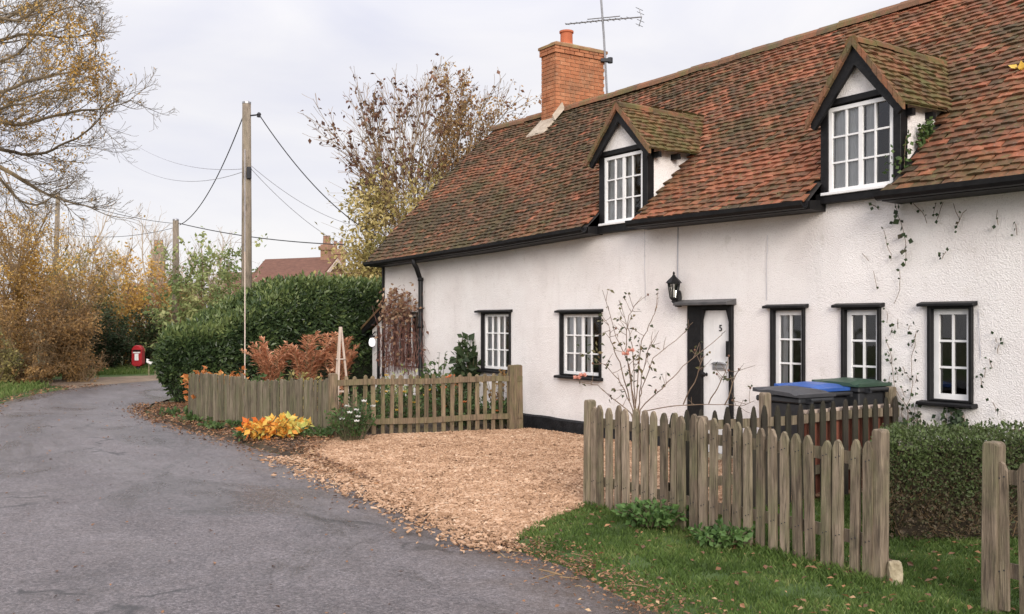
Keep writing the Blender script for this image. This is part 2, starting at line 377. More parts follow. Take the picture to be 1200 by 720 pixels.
# ------------------------------------------------------------------ setting
def sheet(name, poly, step, zf, mat, jit=0.):
    xs = [p[0] for p in poly]; ys = [p[1] for p in poly]
    x0, y0 = min(xs), min(ys); nx = int((max(xs) - x0) / step) + 1; ny = int((max(ys) - y0) / step) + 1
    idx = {}; mb = MB()
    def vid(i, j):
        if (i, j) not in idx:
            x = x0 + i * step; y = y0 + j * step
            idx[(i, j)] = len(mb.v); mb.v.append((x, y, zf(x, y)))
        return idx[(i, j)]
    for i in range(nx):
        for j in range(ny):
            if inpoly(x0 + (i + .5) * step, y0 + (j + .5) * step, poly):
                mb.f.append((vid(i, j), vid(i + 1, j), vid(i + 1, j + 1), vid(i, j + 1))); mb.t.append(.5); mb.m.append(0)
    cnt = {}
    for f in mb.f:
        for q in f: cnt[q] = cnt.get(q, 0) + 1
    for q, k in cnt.items():
        if k < 4: x, y, z = mb.v[q]; mb.v[q] = (x, y, G(x, y) - .03)
    o = mb.build(name, mat, smooth=True); o['kind'] = 'structure'
    return o

def ground():
    mb = MB()
    xs = [-500, -200, -100, -60, -40] + [-30 + 2.5 * i for i in range(25)] + [40, 60, 100, 200, 500]
    ys = [-300, -100, -40, -15, -5, 0] + [2.5 * i for i in range(1, 30)] + [80, 100, 150, 250, 500, 800]
    for y in ys:
        for x in xs: mb.v.append((x, y, G(x, y) - .012))
    n = len(xs)
    for j in range(len(ys) - 1):
        for i in range(n - 1):
            mb.f.append((j * n + i, j * n + i + 1, (j + 1) * n + i + 1, (j + 1) * n + i)); mb.t.append(.5); mb.m.append(0)
    o = mb.build('ground', m_ground, smooth=True); o['kind'] = 'structure'
ground()

LEFT = [(1.2, -6), (-1.6, 0), (-4.0, 5), (-6.2, 10), (-8.3, 14.5), (-9.9, 19), (-10.5, 22), (-10.2, 24.2), (-8.8, 26.2), (-6, 27.6), (-2, 28.6), (6, 29.5), (30, 30.5)]
RIGHT = [(6.4, -6), (3.3, 0), (.85, 5.2), (0.0, 6.85), (-2.75, 11.7), (-5.3, 15.2), (-6.35, 17.0), (-6.95, 18.9), (-7.0, 20.8), (-6.5, 22.6), (-4.6, 24.6), (3, 26.0), (30, 27.4)]
def road():
    def cr(pts, k):
        out = []
        P = [Vector(p) for p in pts]
        for i in range(len(P) - 1):
            a = P[max(i - 1, 0)]; b = P[i]; c = P[i + 1]; d = P[min(i + 2, len(P) - 1)]
            for j in range(k):
                t = j / k
                out.append(.5 * ((2 * b) + (c - a) * t + (2 * a - 5 * b + 4 * c - d) * t * t + (3 * b - a - 3 * c + d) * t ** 3))
        out.append(P[-1]); return out
    A = cr(LEFT, 10); B = cr(RIGHT, 10); W = 24
    mb = MB(); edge = []
    for i, (a, b) in enumerate(zip(A, B)):
        for j in range(W + 1):
            t = j / W; p = a.lerp(b, t)
            if j in (0, W): p = p + Vector((nz(p.x * 1.7, p.y * 1.7, 3), nz(p.x * 1.7, p.y * 1.7, 9))) * .10
            z = .02 + G(p.x, p.y) + .045 * (1 - (2 * t - 1) ** 2) + .006 * nz(p.x * .8, p.y * .8, 1)
            mb.v.append((p.x, p.y, z)); edge.append(max(0., 1 - min(t, 1 - t) / .2))
    for i in range(len(A) - 1):
        for j in range(W):
            k = i * (W + 1) + j
            mb.f.append((k, k + 1, k + W + 2, k + W + 1)); mb.t.append(.5); mb.m.append(0)
    o = mb.build('road', m_road, smooth=True); o['kind'] = 'structure'
    at = o.data.attributes.new('edge', 'FLOAT', 'POINT'); at.data.foreach_set('value', edge)
road()

fa, fb = H(hx(692, -3.12), -3.12), H(hx(1030, -3.12), -3.12)      # ends of the front fence
INX = hx(1058, 0)                                                 # the dividing fence's line
inner0, inner1 = H(INX, -3.05), H(INX, 0)
CORN = (-2.40, 13.1); GEND = (.14, 14.25); SOL0 = (-5.1, 15.5)
VERGE = [(0.02, 7.15), (-.02, 6.88), (.42, 6.05), (.86, 5.25), (2.1, 2.6), (3.4, 0), (9, -1), (9, 4.2), (6.6, 5.0), tuple(inner1.xy), tuple(inner0.xy), (fa.x, fa.y), (.55, 8.15)]
def zverge(x, y): return .022 + .03 * sstep(0, .6, distpoly(x, y, RIGHT)) * sstep(1.9, .6, distpoly(x, y, RIGHT)) + .012 * nz(x * 2, y * 2)
sheet('lawn', VERGE, .09, zverge, m_turf)
DRIVE = [(-2.45, 11.55), (-1.25, 9.2), (0.0, 6.95), (.05, 7.15), (.55, 8.15), (fa.x, fa.y), tuple(inner0.xy), tuple(inner1.xy), tuple(H(-.0, 0).xy), (GEND[0] + .1, GEND[1] + .1), GEND, CORN, (-2.6, 12.4)]
def zdrive(x, y): return .02 + .025 * sstep(0, .7, distpoly(x, y, RIGHT)) + .02 * nz(x * 1.3, y * 1.3, 4)
sheet('driveway', DRIVE, .10, zdrive, m_chipbed)
BED = [CORN, GEND, tuple(H(-3.5, 0).xy), tuple(H(-8.7, 0).xy), (-3.2, 20), (-6.3, 18.2), SOL0]
sheet('garden_bed', BED, .2, lambda x, y: .05 + .03 * nz(x * 2, y * 2), m_soil)
STRIP = [(-.95, 8.75), (-2.75, 11.8), (-5.3, 15.25), (-6.3, 17.0), (-6.85, 18.9), (-6.0, 18.6), (-5.0, 15.55), (-2.4, 13.15), (-2.3, 12.3), (-2.35, 11.6), (-1.15, 9.2)]
sheet('verge', STRIP, .12, lambda x, y: .03 + .05 * sstep(0, .7, distpoly(x, y, RIGHT)) + .03 * nz(x * 3, y * 3), m_soil)
LV = [(-40, 8), (-9.8, 15), (-10.0, 19), (-10.6, 22), (-10.4, 24.4), (-9.0, 26.3), (-6, 27.8), (0, 29.2), (0, 30.6), (-14, 31), (-40, 26)]
sheet('far_verge', LV, .4, lambda x, y: .012 + G(x, y) + .06 * sstep(0, 1.5, distpoly(x, y, LEFT)), m_turf)
TRK = [(-10.55, 23.2), (-10.3, 24.4), (-8.9, 26.1), (-6.4, 27.4), (-6.6, 27.9), (-9.2, 27.4), (-11.2, 26.2), (-12.4, 24.9), (-12.2, 24.2)]
sheet('track', TRK, .2, lambda x, y: .03 + G(x, y) + .045 * sstep(0, 1.2, distpoly(x, y, LEFT)), m_mud)

# ------------------------------------------------------------------ cottage
COT = thing('cottage', 'long white rendered cottage with mossy red tiled roof and two gabled dormers', 'cottage', (P0.x, P0.y, 0), HROT)
XL, XR, DEP = hx(450), 6.4, 5.2
EZ = [(hx(445, -.25), hz(445, 311, -.25)), (hx(560, -.25), hz(560, 294.5, -.25)), (hx(700, -.25), hz(700, 271, -.25)), (hx(850, -.25), hz(850, 255, -.25)), (hx(970, -.25), hz(970, 242, -.25)), (hx(1200, -.25), hz(1200, 217, -.25)), (XR + .5, hz(1200, 217, -.25))]
def ez(x): return interp(EZ, x)                       # underside of the eaves
RY = 2.6
RZ = [(XL - .2, 5.66), (hx(596, RY), 5.66), (hx(640, RY), hz(640, 131, RY)), (hx(728, RY), hz(728, 106, RY)), (hx(815, RY), hz(815, 78, RY)), (hx(900, RY), hz(900, 52, RY)), (hx(1070, RY), hz(1070, 0, RY)), (XR + .5, 5.6)]
def rz(x): return interp(RZ, x) - .08
E0 = -.30
def roofz(x, y):
    t = (y - E0) / (RY - E0); b = 4 * t * (1 - t) * .07 * sstep(XL + 3.5, XL, x)
    return lerp(ez(x) + .06, rz(x), t) + b + .02 * nz(x * .5, y * .6, 2)

# windows on the ground floor: (u0,u1,v0,v1) of the black surround's outside, casement columns, rows
WIN = [
    dict(u=(565, 599), v=(366, 434), cols=4, rows=3, mull=True, lint=(560, 601), sill=True, cur='half'),
    dict(u=(657, 705), v=(366, 441), cols=4, rows=3, mull=True, lint=(654, 707), sill=True, cur='split'),
    dict(u=(904, 944), v=(361, 462), cols=2, rows=3, mull=False, lint=(898, 948), sill=True, cur='side'),
    dict(u=(987, 1033), v=(360, 468), cols=2, rows=3, mull=False, lint=(979, 1037), sill=True, cur='none'),
    dict(u=(1088, 1141), v=(358.5, 471), cols=2, rows=3, mull=False, lint=(1079, 1146), sill=True, cur='none'),
    dict(u=(463, 490), v=(366, 430), cols=3, rows=2, mull=False, lint=None, sill=False, cur='none', brown=True),
]
holes = []
for w in WIN:
    uc = sum(w['u']) / 2
    w['x'] = (hx(w['u'][0]), hx(w['u'][1])); w['z'] = (hz(uc, w['v'][1]), hz(uc, w['v'][0]))
    holes.append((*w['x'], *w['z']))
DOORX = (hx(806.5), hx(860)); DOORZ = (.06, hz(832, 358))
holes.append((*DOORX, *DOORZ))
# dormers
DORM = [dict(up=(706, 763), uw=(712, 757), vw=(181, 260), apex=(729, 124), bl=(697, 187), br=(767, 172), sill=(706, 757, 266)),
        dict(up=(966, 1060), uw=(975, 1051), vw=(120, 222), apex=(1010, 47), bl=(957, 140), br=(1063, 117), sill=(966, 1052, 229))]
for d in DORM:
    d['x'] = (hx(d['up'][0]), hx(d['up'][1])); d['wx'] = (hx(d['uw'][0]), hx(d['uw'][1]))
    uc = sum(d['uw']) / 2
    d['wz'] = (hz(uc, d['vw'][1]), hz(uc, d['vw'][0]))
    d['ax'] = (d['x'][0] + d['x'][1]) / 2
    d['az'] = hz(d['apex'][0], d['apex'][1], -.2) + .05
    d['zb'] = hz(d['sill'][0], d['sill'][2])
    d['hw'] = (hx(d['br'][0], -.2) - hx(d['bl'][0], -.2)) / 2
    d['ez'] = (hz(d['bl'][0], d['bl'][1], -.2) + hz(d['br'][0], d['br'][1], -.2)) / 2 + .05

def front_wall():
    mb = MB()
    bx = set([XL, XR]); bz = set([0.0, 3.05])
    for h in holes: bx |= {h[0], h[1]}; bz |= {h[2], h[3]}
    def fill(b, st):
        b = sorted(b); out = []
        for a, c in zip(b, b[1:]):
            k = max(1, int(round((c - a) / st)))
            out += [lerp(a, c, i / k) for i in range(k)]
        return out + [b[-1]]
    xs, zs = fill(bx, .22), fill(bz, .22)
    edge = lambda x, z: min([max(h[0] - x, x - h[1], h[2] - z, z - h[3]) for h in holes])
    def wy(x, z):
        e = clamp(edge(x, z) / .3)
        return .022 * nz(x * .9, z * .9, 5) * e + .012 * nz(x * 2.5, z * 2.5, 7) * e
    idx = {}
    for i, x in enumerate(xs):
        for j, z in enumerate(zs):
            zz = z if j < len(zs) - 1 else ez(x) + .08
            if z > 2.3 and j < len(zs) - 1: zz = min(z, ez(x))
            idx[i, j] = len(mb.v); mb.v.append((x, wy(x, z), zz))
    for i in range(len(xs) - 1):
        for j in range(len(zs) - 1):
            cx = (xs[i] + xs[i + 1]) / 2; cz = (zs[j] + zs[j + 1]) / 2
            if any(h[0] < cx < h[1] and h[2] < cz < h[3] for h in holes): continue
            mb.f.append((idx[i, j], idx[i + 1, j], idx[i + 1, j + 1], idx[i, j + 1])); mb.t.append(.5); mb.m.append(0)
    for a, b, c, d in holes:
        for q in (((a, 0, c), (a, .2, c), (a, .2, d), (a, 0, d)), ((b, 0, c), (b, 0, d), (b, .2, d), (b, .2, c)), ((a, 0, d), (a, .2, d), (b, .2, d), (b, 0, d)), ((a, 0, c), (b, 0, c), (b, .2, c), (a, .2, c))):
            mb.face(q)
    # gable ends and rear
    for x in (XL, XR):
        mb.face([(x, 0, 0), (x, DEP, 0), (x, DEP, 2.7), (x, RY, rz(x) - .05), (x, 0, ez(x) + .1)])
    mb.face([(XL, DEP, 0), (XR, DEP, 0), (XR, DEP, 2.75), (XL, DEP, 2.75)])
    mb.build('wall', m_render, COT)
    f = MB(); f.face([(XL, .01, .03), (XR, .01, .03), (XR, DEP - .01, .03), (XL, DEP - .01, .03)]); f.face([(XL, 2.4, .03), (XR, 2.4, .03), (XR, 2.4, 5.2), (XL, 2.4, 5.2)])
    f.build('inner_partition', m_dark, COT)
front_wall()

def plinth():
    segs = [(XL, DOORX[0] - .02), (DOORX[1] + .02, XR)]
    for a, b in segs:
        mb = MB(); k = int((b - a) / .2); prev = None
        for i in range(k + 1):
            x = lerp(a, b, i / k); h = .235 + .035 * nz(x * 1.3, 0, 3); y = -.045 + .015 * nz(x * 2, 4)
            cur = [(x, .03, -.05), (x, y - .01, -.05), (x, y, h - .02), (x, y + .02, h), (x, .03, h + .005)]
            if prev:
                for q in range(4): mb.face([prev[q], prev[q + 1], cur[q + 1], cur[q]][::-1])
            prev = cur
        mb.build('plinth', m_plinth, COT)
plinth()

def casement(name_parent, x0, x1, z0, z1, y, cols, rows, mull, fw=.045, bar=.02, cur='none', mat=m_white, axis='casement'):
    mb = MB()
    mb.box(x0, x1, y, y + .05, z0, z0 + fw); mb.box(x0, x1, y, y + .05, z1 - fw, z1)
    mb.box(x0, x0 + fw, y + .001, y + .049, z0 + fw, z1 - fw); mb.box(x1 - fw, x1, y + .001, y + .049, z0 + fw, z1 - fw)
    ix0, ix1, iz0, iz1 = x0 + fw, x1 - fw, z0 + fw, z1 - fw
    for i in range(1, cols):
        x = lerp(ix0, ix1, i / cols); b = bar
        if mull and i == cols // 2: b = fw * 1.15
        mb.box(x - b / 2, x + b / 2, y + .006, y + .04, iz0, iz1)
    for j in range(1, rows):
        z = lerp(iz0, iz1, j / rows)
        mb.box(ix0, ix1, y + .009, y + .037, z - bar / 2, z + bar / 2)
    mb.build('casement', mat, name_parent)
    g = MB(); 
    for i in range(cols):
        for j in range(rows):
            a, b = lerp(ix0, ix1, i / cols), lerp(ix0, ix1, (i + 1) / cols); c, d = lerp(iz0, iz1, j / rows), lerp(iz0, iz1, (j + 1) / rows)
            t = R.uniform(-.004, .004)
            g.face([(a, y + .024 + t, c), (b, y + .024 - t, c), (b, y + .026 - t, d), (a, y + .026 + t, d)])
    g.build('glass', m_glass, name_parent)
    spans = {'half': [(0, .4), (.47, .6)], 'split': [(0, .45), (.55, .72)], 'side': [(0, .22)], 'none': [], 'full': [(0, .48), (.52, .70)], 'full2': [(0, .5), (.54, .68), (.93, 1)]}[cur]
    for a, b in spans:
        c = MB(); n = max(8, int((b - a) * (x1 - x0) / .012)); pr = None
        for i in range(n + 1):
            x = lerp(ix0, ix1, lerp(a, b, i / n)); yy = y + .052 + .008 * math.sin(i * 1.05 + 1.2 * nz(i * .2, a * 7)) 
            cu = [(x, yy, iz0 - .05), (x, yy + .01, iz1 + .05)]
            if pr: c.face([pr[0], cu[0], cu[1], pr[1]])
            pr = cu
        c.build('curtain', m_curtain, name_parent, smooth=True)

for w in WIN:
    x0, x1 = w['x']; z0, z1 = w['z']; fb_ = .036; brown = w.get('brown')
    mb = MB()
    y0 = -.028; fm = m_black
    mb.box(x0, x0 + fb_, y0, .10, z0, z1); mb.box(x1 - fb_, x1, y0, .10, z0, z1)
    mb.box(x0 + fb_, x1 - fb_, y0 + .002, .10, z1 - fb_ * .8, z1); mb.box(x0 + fb_, x1 - fb_, y0 + .002, .10, z0, z0 + fb_ * .5)
    W = mb.build('window', m_black if not brown else m_picketdark, COT, bevel=.004)
    casement(W, x0 + fb_, x1 - fb_, z0 + fb_ * .5, z1 - fb_ * .8, .03, w['cols'], w['rows'], w['mull'], fw=.05 if not w['mull'] else .04, cur=w['cur'], bar=.02, mat=m_white)
    if w['lint']:
        a, b = hx(w['lint'][0]), hx(w['lint'][1])
        l = MB(); l.hexa([(a, -.075, z1 - .005), (b, -.075, z1 - .005), (b, .02, z1 + .0), (a, .02, z1), (a, -.075, z1 + .022), (b, -.075, z1 + .022), (b, .02, z1 + .045), (a, .02, z1 + .045)])
        l.build('lintel', m_black, W, bevel=.006)
        s = MB(); s.hexa([(a, -.085, z0 - .045), (b, -.085, z0 - .045), (b, .02, z0 - .045), (a, .02, z0 - .045), (a, -.085, z0 - .01), (b, -.085, z0 - .01), (b, .02, z0 + .0), (a, .02, z0)])
        s.build('sill', m_black, W, bevel=.008)

def door():
    x0, x1 = DOORX; z0, z1 = DOORZ
    d0, d1 = hx(823), hx(856)
    mb = MB()
    n = 5
    for i in range(n):
        a, b = lerp(d0, d1, i / n), lerp(d0, d1, (i + 1) / n)
        mb.box(a + .0008, b - .0008, .02, .06, z0 + .02, z1 - .06)
    D = mb.build('door', m_white, COT, bevel=.0015)
    f = MB()
    f.box(x0, d0, -.02, .12, 0, z1); f.box(d1, x1, -.035, .12, 0, z1)
    f.box(d0, d1, -.03, .12, z1 - .05, z1)
    for sx, s in ((d0, 1), (d1, -1)):
        f.prism([(sx, z1 - .05), (sx, z1 - .22), (sx + s * .02, z1 - .16), (sx + s * .055, z1 - .05)], lambda p, q, e: (p, e, q), -.025, .01)
    f.build('door_frame', m_black, D, bevel=.004)
    l = MB(); a, b = hx(800), hx(863)
    l.hexa([(a, -.16, z1 + .0), (b, -.16, z1 + .0), (b, .02, z1 + .0), (a, .02, z1), (a, -.16, z1 + .035), (b, -.16, z1 + .035), (b, .02, z1 + .075), (a, .02, z1 + .075)])
    l.build('canopy', M('slate_grey', [(.05, .048, .05), (.10, .095, .095)], rough=.5), D, bevel=.005)
    h = MB(); c = (hx(826.5), -.0, hz(826, 439)); h.lathe([(.022, 0), (.012, .012), (.012, .03), (.028, .04), (.03, .055), (.018, .066)], n=12)
    ho = h.build('handle', m_black, D, smooth=True); ho.location = (c[0], .02, c[2]); ho.rotation_euler = (rad(90), 0, 0)
    p = MB(); px_, pz = hx(841.5), hz(841, 430.5)
    p.box(px_ - .10, px_ + .10, .008, .02, pz - .035, pz + .035); p.box(px_ - .08, px_ + .08, -.002, .008, pz - .012, pz + .014)
    p.prism([(-.12, .035), (.12, .035), (.06, .06), (-.06, .06)], lambda a_, b_, e: (px_ + a_, e, pz + b_), -.01, .02)
    p.build('letterbox', m_steel, D, bevel=.003)
    b = MB(); bx_, bz_ = (x1 + d1) / 2 - .015, hz(853, 409)
    b.box(bx_ - .03, bx_ + .03, -.06, -.035, bz_ - .09, bz_ + .09); b.box(bx_ + .0, bx_ + .028, -.066, -.06, bz_ - .06, bz_ + .06, t=1)
    b.build('doorbell', m_black, D, bevel=.004)
    t = bpy.data.curves.new('house_number', 'FONT'); t.body = '5'; t.size = .105; t.extrude = .004; t.align_x = 'CENTER'; t.align_y = 'CENTER'
    t.materials.append(m_black); tmp = bpy.data.objects.new('number_source', t); COL.objects.link(tmp); bpy.context.view_layer.update()
    nm = bpy.data.meshes.new_from_object(tmp.evaluated_get(bpy.context.evaluated_depsgraph_get())); bpy.data.objects.remove(tmp)
    to = bpy.data.objects.new('house_number', nm); COL.objects.link(to); to.parent = D
    to.location = (hx(843.5), .014, hz(843, 385)); to.rotation_euler = (rad(90), 0, 0)
    st = MB(); st.box(x0 - .1, x1 + .1, -.3, -.04, 0, .09); st.build('doorstep', m_stone, D, bevel=.01)
door()

def tiles(mb, org, ud, vd, nrm, nu, nv, w, g, keep, tint, lift=.027):
    for j in range(nv):
        off = (.5 if j % 2 else 0) + R.uniform(-.08, .08)
        for i in range(-1, nu + 1):
            a = (i + off) * w + R.uniform(-.008, .008); c = j * g + R.uniform(-.013, .013) - (.035 if R.random() < .012 else 0)
            if not keep(a + w / 2, c + g / 2): continue
            o = org(a, c) if callable(org) else org + ud * a + vd * c
            o2 = org(a + w, c) if callable(org) else o + ud * w
            up = (org(a, c + g * 1.45) if callable(org) else o + vd * g * 1.45)
            up2 = (org(a + w, c + g * 1.45) if callable(org) else o2 + vd * g * 1.45)
            h = lift + R.uniform(-.006, .014); h2 = lift + R.uniform(-.006, .014); th = .021
            gp = R.uniform(.002, .006)
            e = (o2 - o).normalized() * gp
            A = [o + e + nrm * h, o2 - e + nrm * h2, up2 - e + nrm * .006, up + e + nrm * .006]
            mid = (A[0] + A[1]) / 2 + nrm * .006; midu = (A[2] + A[3]) / 2 + nrm * .004
            k = len(mb.v)
            B = [A[0] - nrm * th, A[1] - nrm * th]
            mb.v += [tuple(q) for q in (A[0], mid, A[1], A[2], midu, A[3], B[0], B[1])]
            t = tint(a + w / 2, c)
            for f in ((0, 1, 4, 5), (1, 2, 3, 4), (0, 6, 7, 2, 1), (6, 0, 5), (2, 7, 3)):
                mb.f.append(tuple(k + q for q in f)); mb.t.append(t); mb.m.append(0)

def roof():
    mb = MB(); X0, X1 = XL - .14, XR + .3
    w, g = .15, .093
    sl = math.hypot(RY - E0, 2.85); nv = int(sl / g) + 1; nu = int((X1 - X0) / w) + 1
    nrm = Vector((0, -.70, .714))
    def org(a, c):
        x = X0 + a; y = E0 + (RY - E0) * c / sl
        x += .05 * nz(0, c * 1.2, 8) if x < XL + .6 else 0
        return Vector((x, y, roofz(x, y)))
    def keep(a, c):
        x = X0 + a; y = E0 + (RY - E0) * c / sl
        if x > X1 or y > RY + .02 or x < X0: return False
        for d in DORM:
            if d['x'][0] - .03 < x < d['x'][1] + .03:
                z = roofz(x, y); top = d['az'] - abs(x - d['ax']) * (d['az'] - d['ez']) / d['hw']
                if z < top - .03: return False
        return True
    def tint(a, c):
        x = X0 + a
        n = .5 + .45 * nz(x * .5, c * .7, 20) + .36 * nz(x * 1.6, c * 1.9, 31)
        n += .26 * sstep(-7, 4, x) - .16 + R.gauss(0, .17)
        if R.random() < .03: n += .4
        n += .12 * sstep(2.2, 3.8, c) * sstep(-2, 3, x)
        return clamp(n)
    tiles(mb, org, None, None, nrm, nu, nv, w, g, keep, tint)
    rf = mb.build('roof', m_tile, COT)
    ul = MB()
    brk = sorted({X0, X1, *[q for d in DORM for q in (d['x'][0] + .02, d['x'][1] - .02)]}); xs = []
    for a, b in zip(brk, brk[1:]):
        k = max(1, int((b - a) / .4)); xs += [lerp(a, b, i / k) for i in range(k)]
    xs.append(X1)
    ys = [E0 + .02, .1, .4, .8, 1.2, 1.6, 2.0, 2.3, RY]
    for a, b in zip(xs, xs[1:]):
        for c, d in zip(ys, ys[1:]):
            if any(q['x'][0] < (a + b) / 2 < q['x'][1] for q in DORM) and d < 1.0: continue
            ul.face([(a, c, roofz(a, c) - .015), (b, c, roofz(b, c) - .015), (b, d, roofz(b, d) - .015), (a, d, roofz(a, d) - .015)])
        ul.face([(a, RY, rz(a) - .02), (b, RY, rz(b) - .02), (b, DEP + .3, 2.6), (a, DEP + .3, 2.6)])
    ul.build('roof_underlay', m_dark, rf)
    vg = MB(); X = X0 - .012
    pr = None
    for i in range(13):
        y = lerp(E0, RY, i / 12); cu = [(X, y, roofz(X, y) - .07), (X, y, roofz(X, y) + .02), (X + .05, y, roofz(X, y) + .03), (X + .05, y, roofz(X, y) - .07)]
        if pr:
            for q in range(4): vg.face([pr[q], pr[(q + 1) % 4], cu[(q + 1) % 4], cu[q]], t=R.random())
        pr = cu
    vg.build('verge_board', m_black, rf)
    rt = MB(); x = X0
    while x < X1:
        L_ = R.uniform(.29, .33); dz = R.uniform(-.012, .012); k = 7; pr = None; r0 = .125
        t = R.random()
        for xx, rr in ((x, r0), (x + L_ + .01, r0 * .97)):
            z = rz(xx) - .045 + dz
            cu = [(xx, RY + rr * math.cos(a), z + rr * 1.05 * math.sin(a)) for a in [math.pi * q / (k - 1) for q in range(k)]]
            if pr:
                for q in range(k - 1): rt.face([pr[q], pr[q + 1], cu[q + 1], cu[q]], t)
            else: rt.face(cu, t)
            pr = cu
        x += L_
    rt.build('ridge_tiles', m_ridge, rf)
roof()

def gutter():
    segs = [(XL - .12, DORM[0]['x'][0] + .02), (DORM[0]['x'][1] - .05, DORM[1]['x'][0] + .03), (DORM[1]['x'][1] - .06, XR)]
    for n_, (a, b) in enumerate(segs):
        g = MB(); fz = MB(); k = max(2, int((b - a) / .4)); pts = []
        for i in range(k + 1):
            x = lerp(a, b, i / k); pts.append(x)
        prof = [(-.055, .045), (-.05, .0), (-.028, -.03), (0, -.04), (.028, -.03), (.05, 0), (.055, .045), (.045, .045), (.038, 0), (0, -.022), (-.038, 0), (-.045, .045)]
        pr = None
        for x in pts:
            cu = [(x, -.33 + p, ez(x) + .028 + q) for p, q in prof]
            if pr:
                for q in range(len(cu)): g.face([pr[q], pr[(q + 1) % 12], cu[(q + 1) % 12], cu[q]])
            else: g.face(cu)
            pr = cu
        g.face(pr)
        g.build('gutter', m_black, COT)
        for xa, xb in zip(pts, pts[1:]):
            fz.hexa([(xa, -.26, ez(xa) - .01), (xb, -.26, ez(xb) - .01), (xb, .0, ez(xb) - .02), (xa, .0, ez(xa) - .02), (xa, -.26, ez(xa) + .08), (xb, -.26, ez(xb) + .08), (xb, .0, ez(xb) + .10), (xa, .0, ez(xa) + .10)])
        fz.build('fascia', m_black, COT)
    d = MB(); x = hx(487, -.3); x2 = hx(493.5, -.07)
    d.tube([(x, -.33, ez(x)), (x, -.33, ez(x) - .07), (x + .03, -.30, ez(x) - .14), (x2 - .02, -.11, ez(x) - .24), (x2, -.08, ez(x) - .34), (x2, -.08, .15), (x2, -.14, .06)], .042, 10)
    for z in (ez(x) - .36, 1.5, .6): d.tube([(x2, -.08, z), (x2, -.08, z + .06)], .052, 10)
    d.build('downpipe', m_black, COT, smooth=True)
    c = MB(); xc = XL + .02; c.box(XL - .02, XL + .035, -.035, .03, .0, ez(XL) - .02); c.build('corner_post', m_black, COT)
gutter()

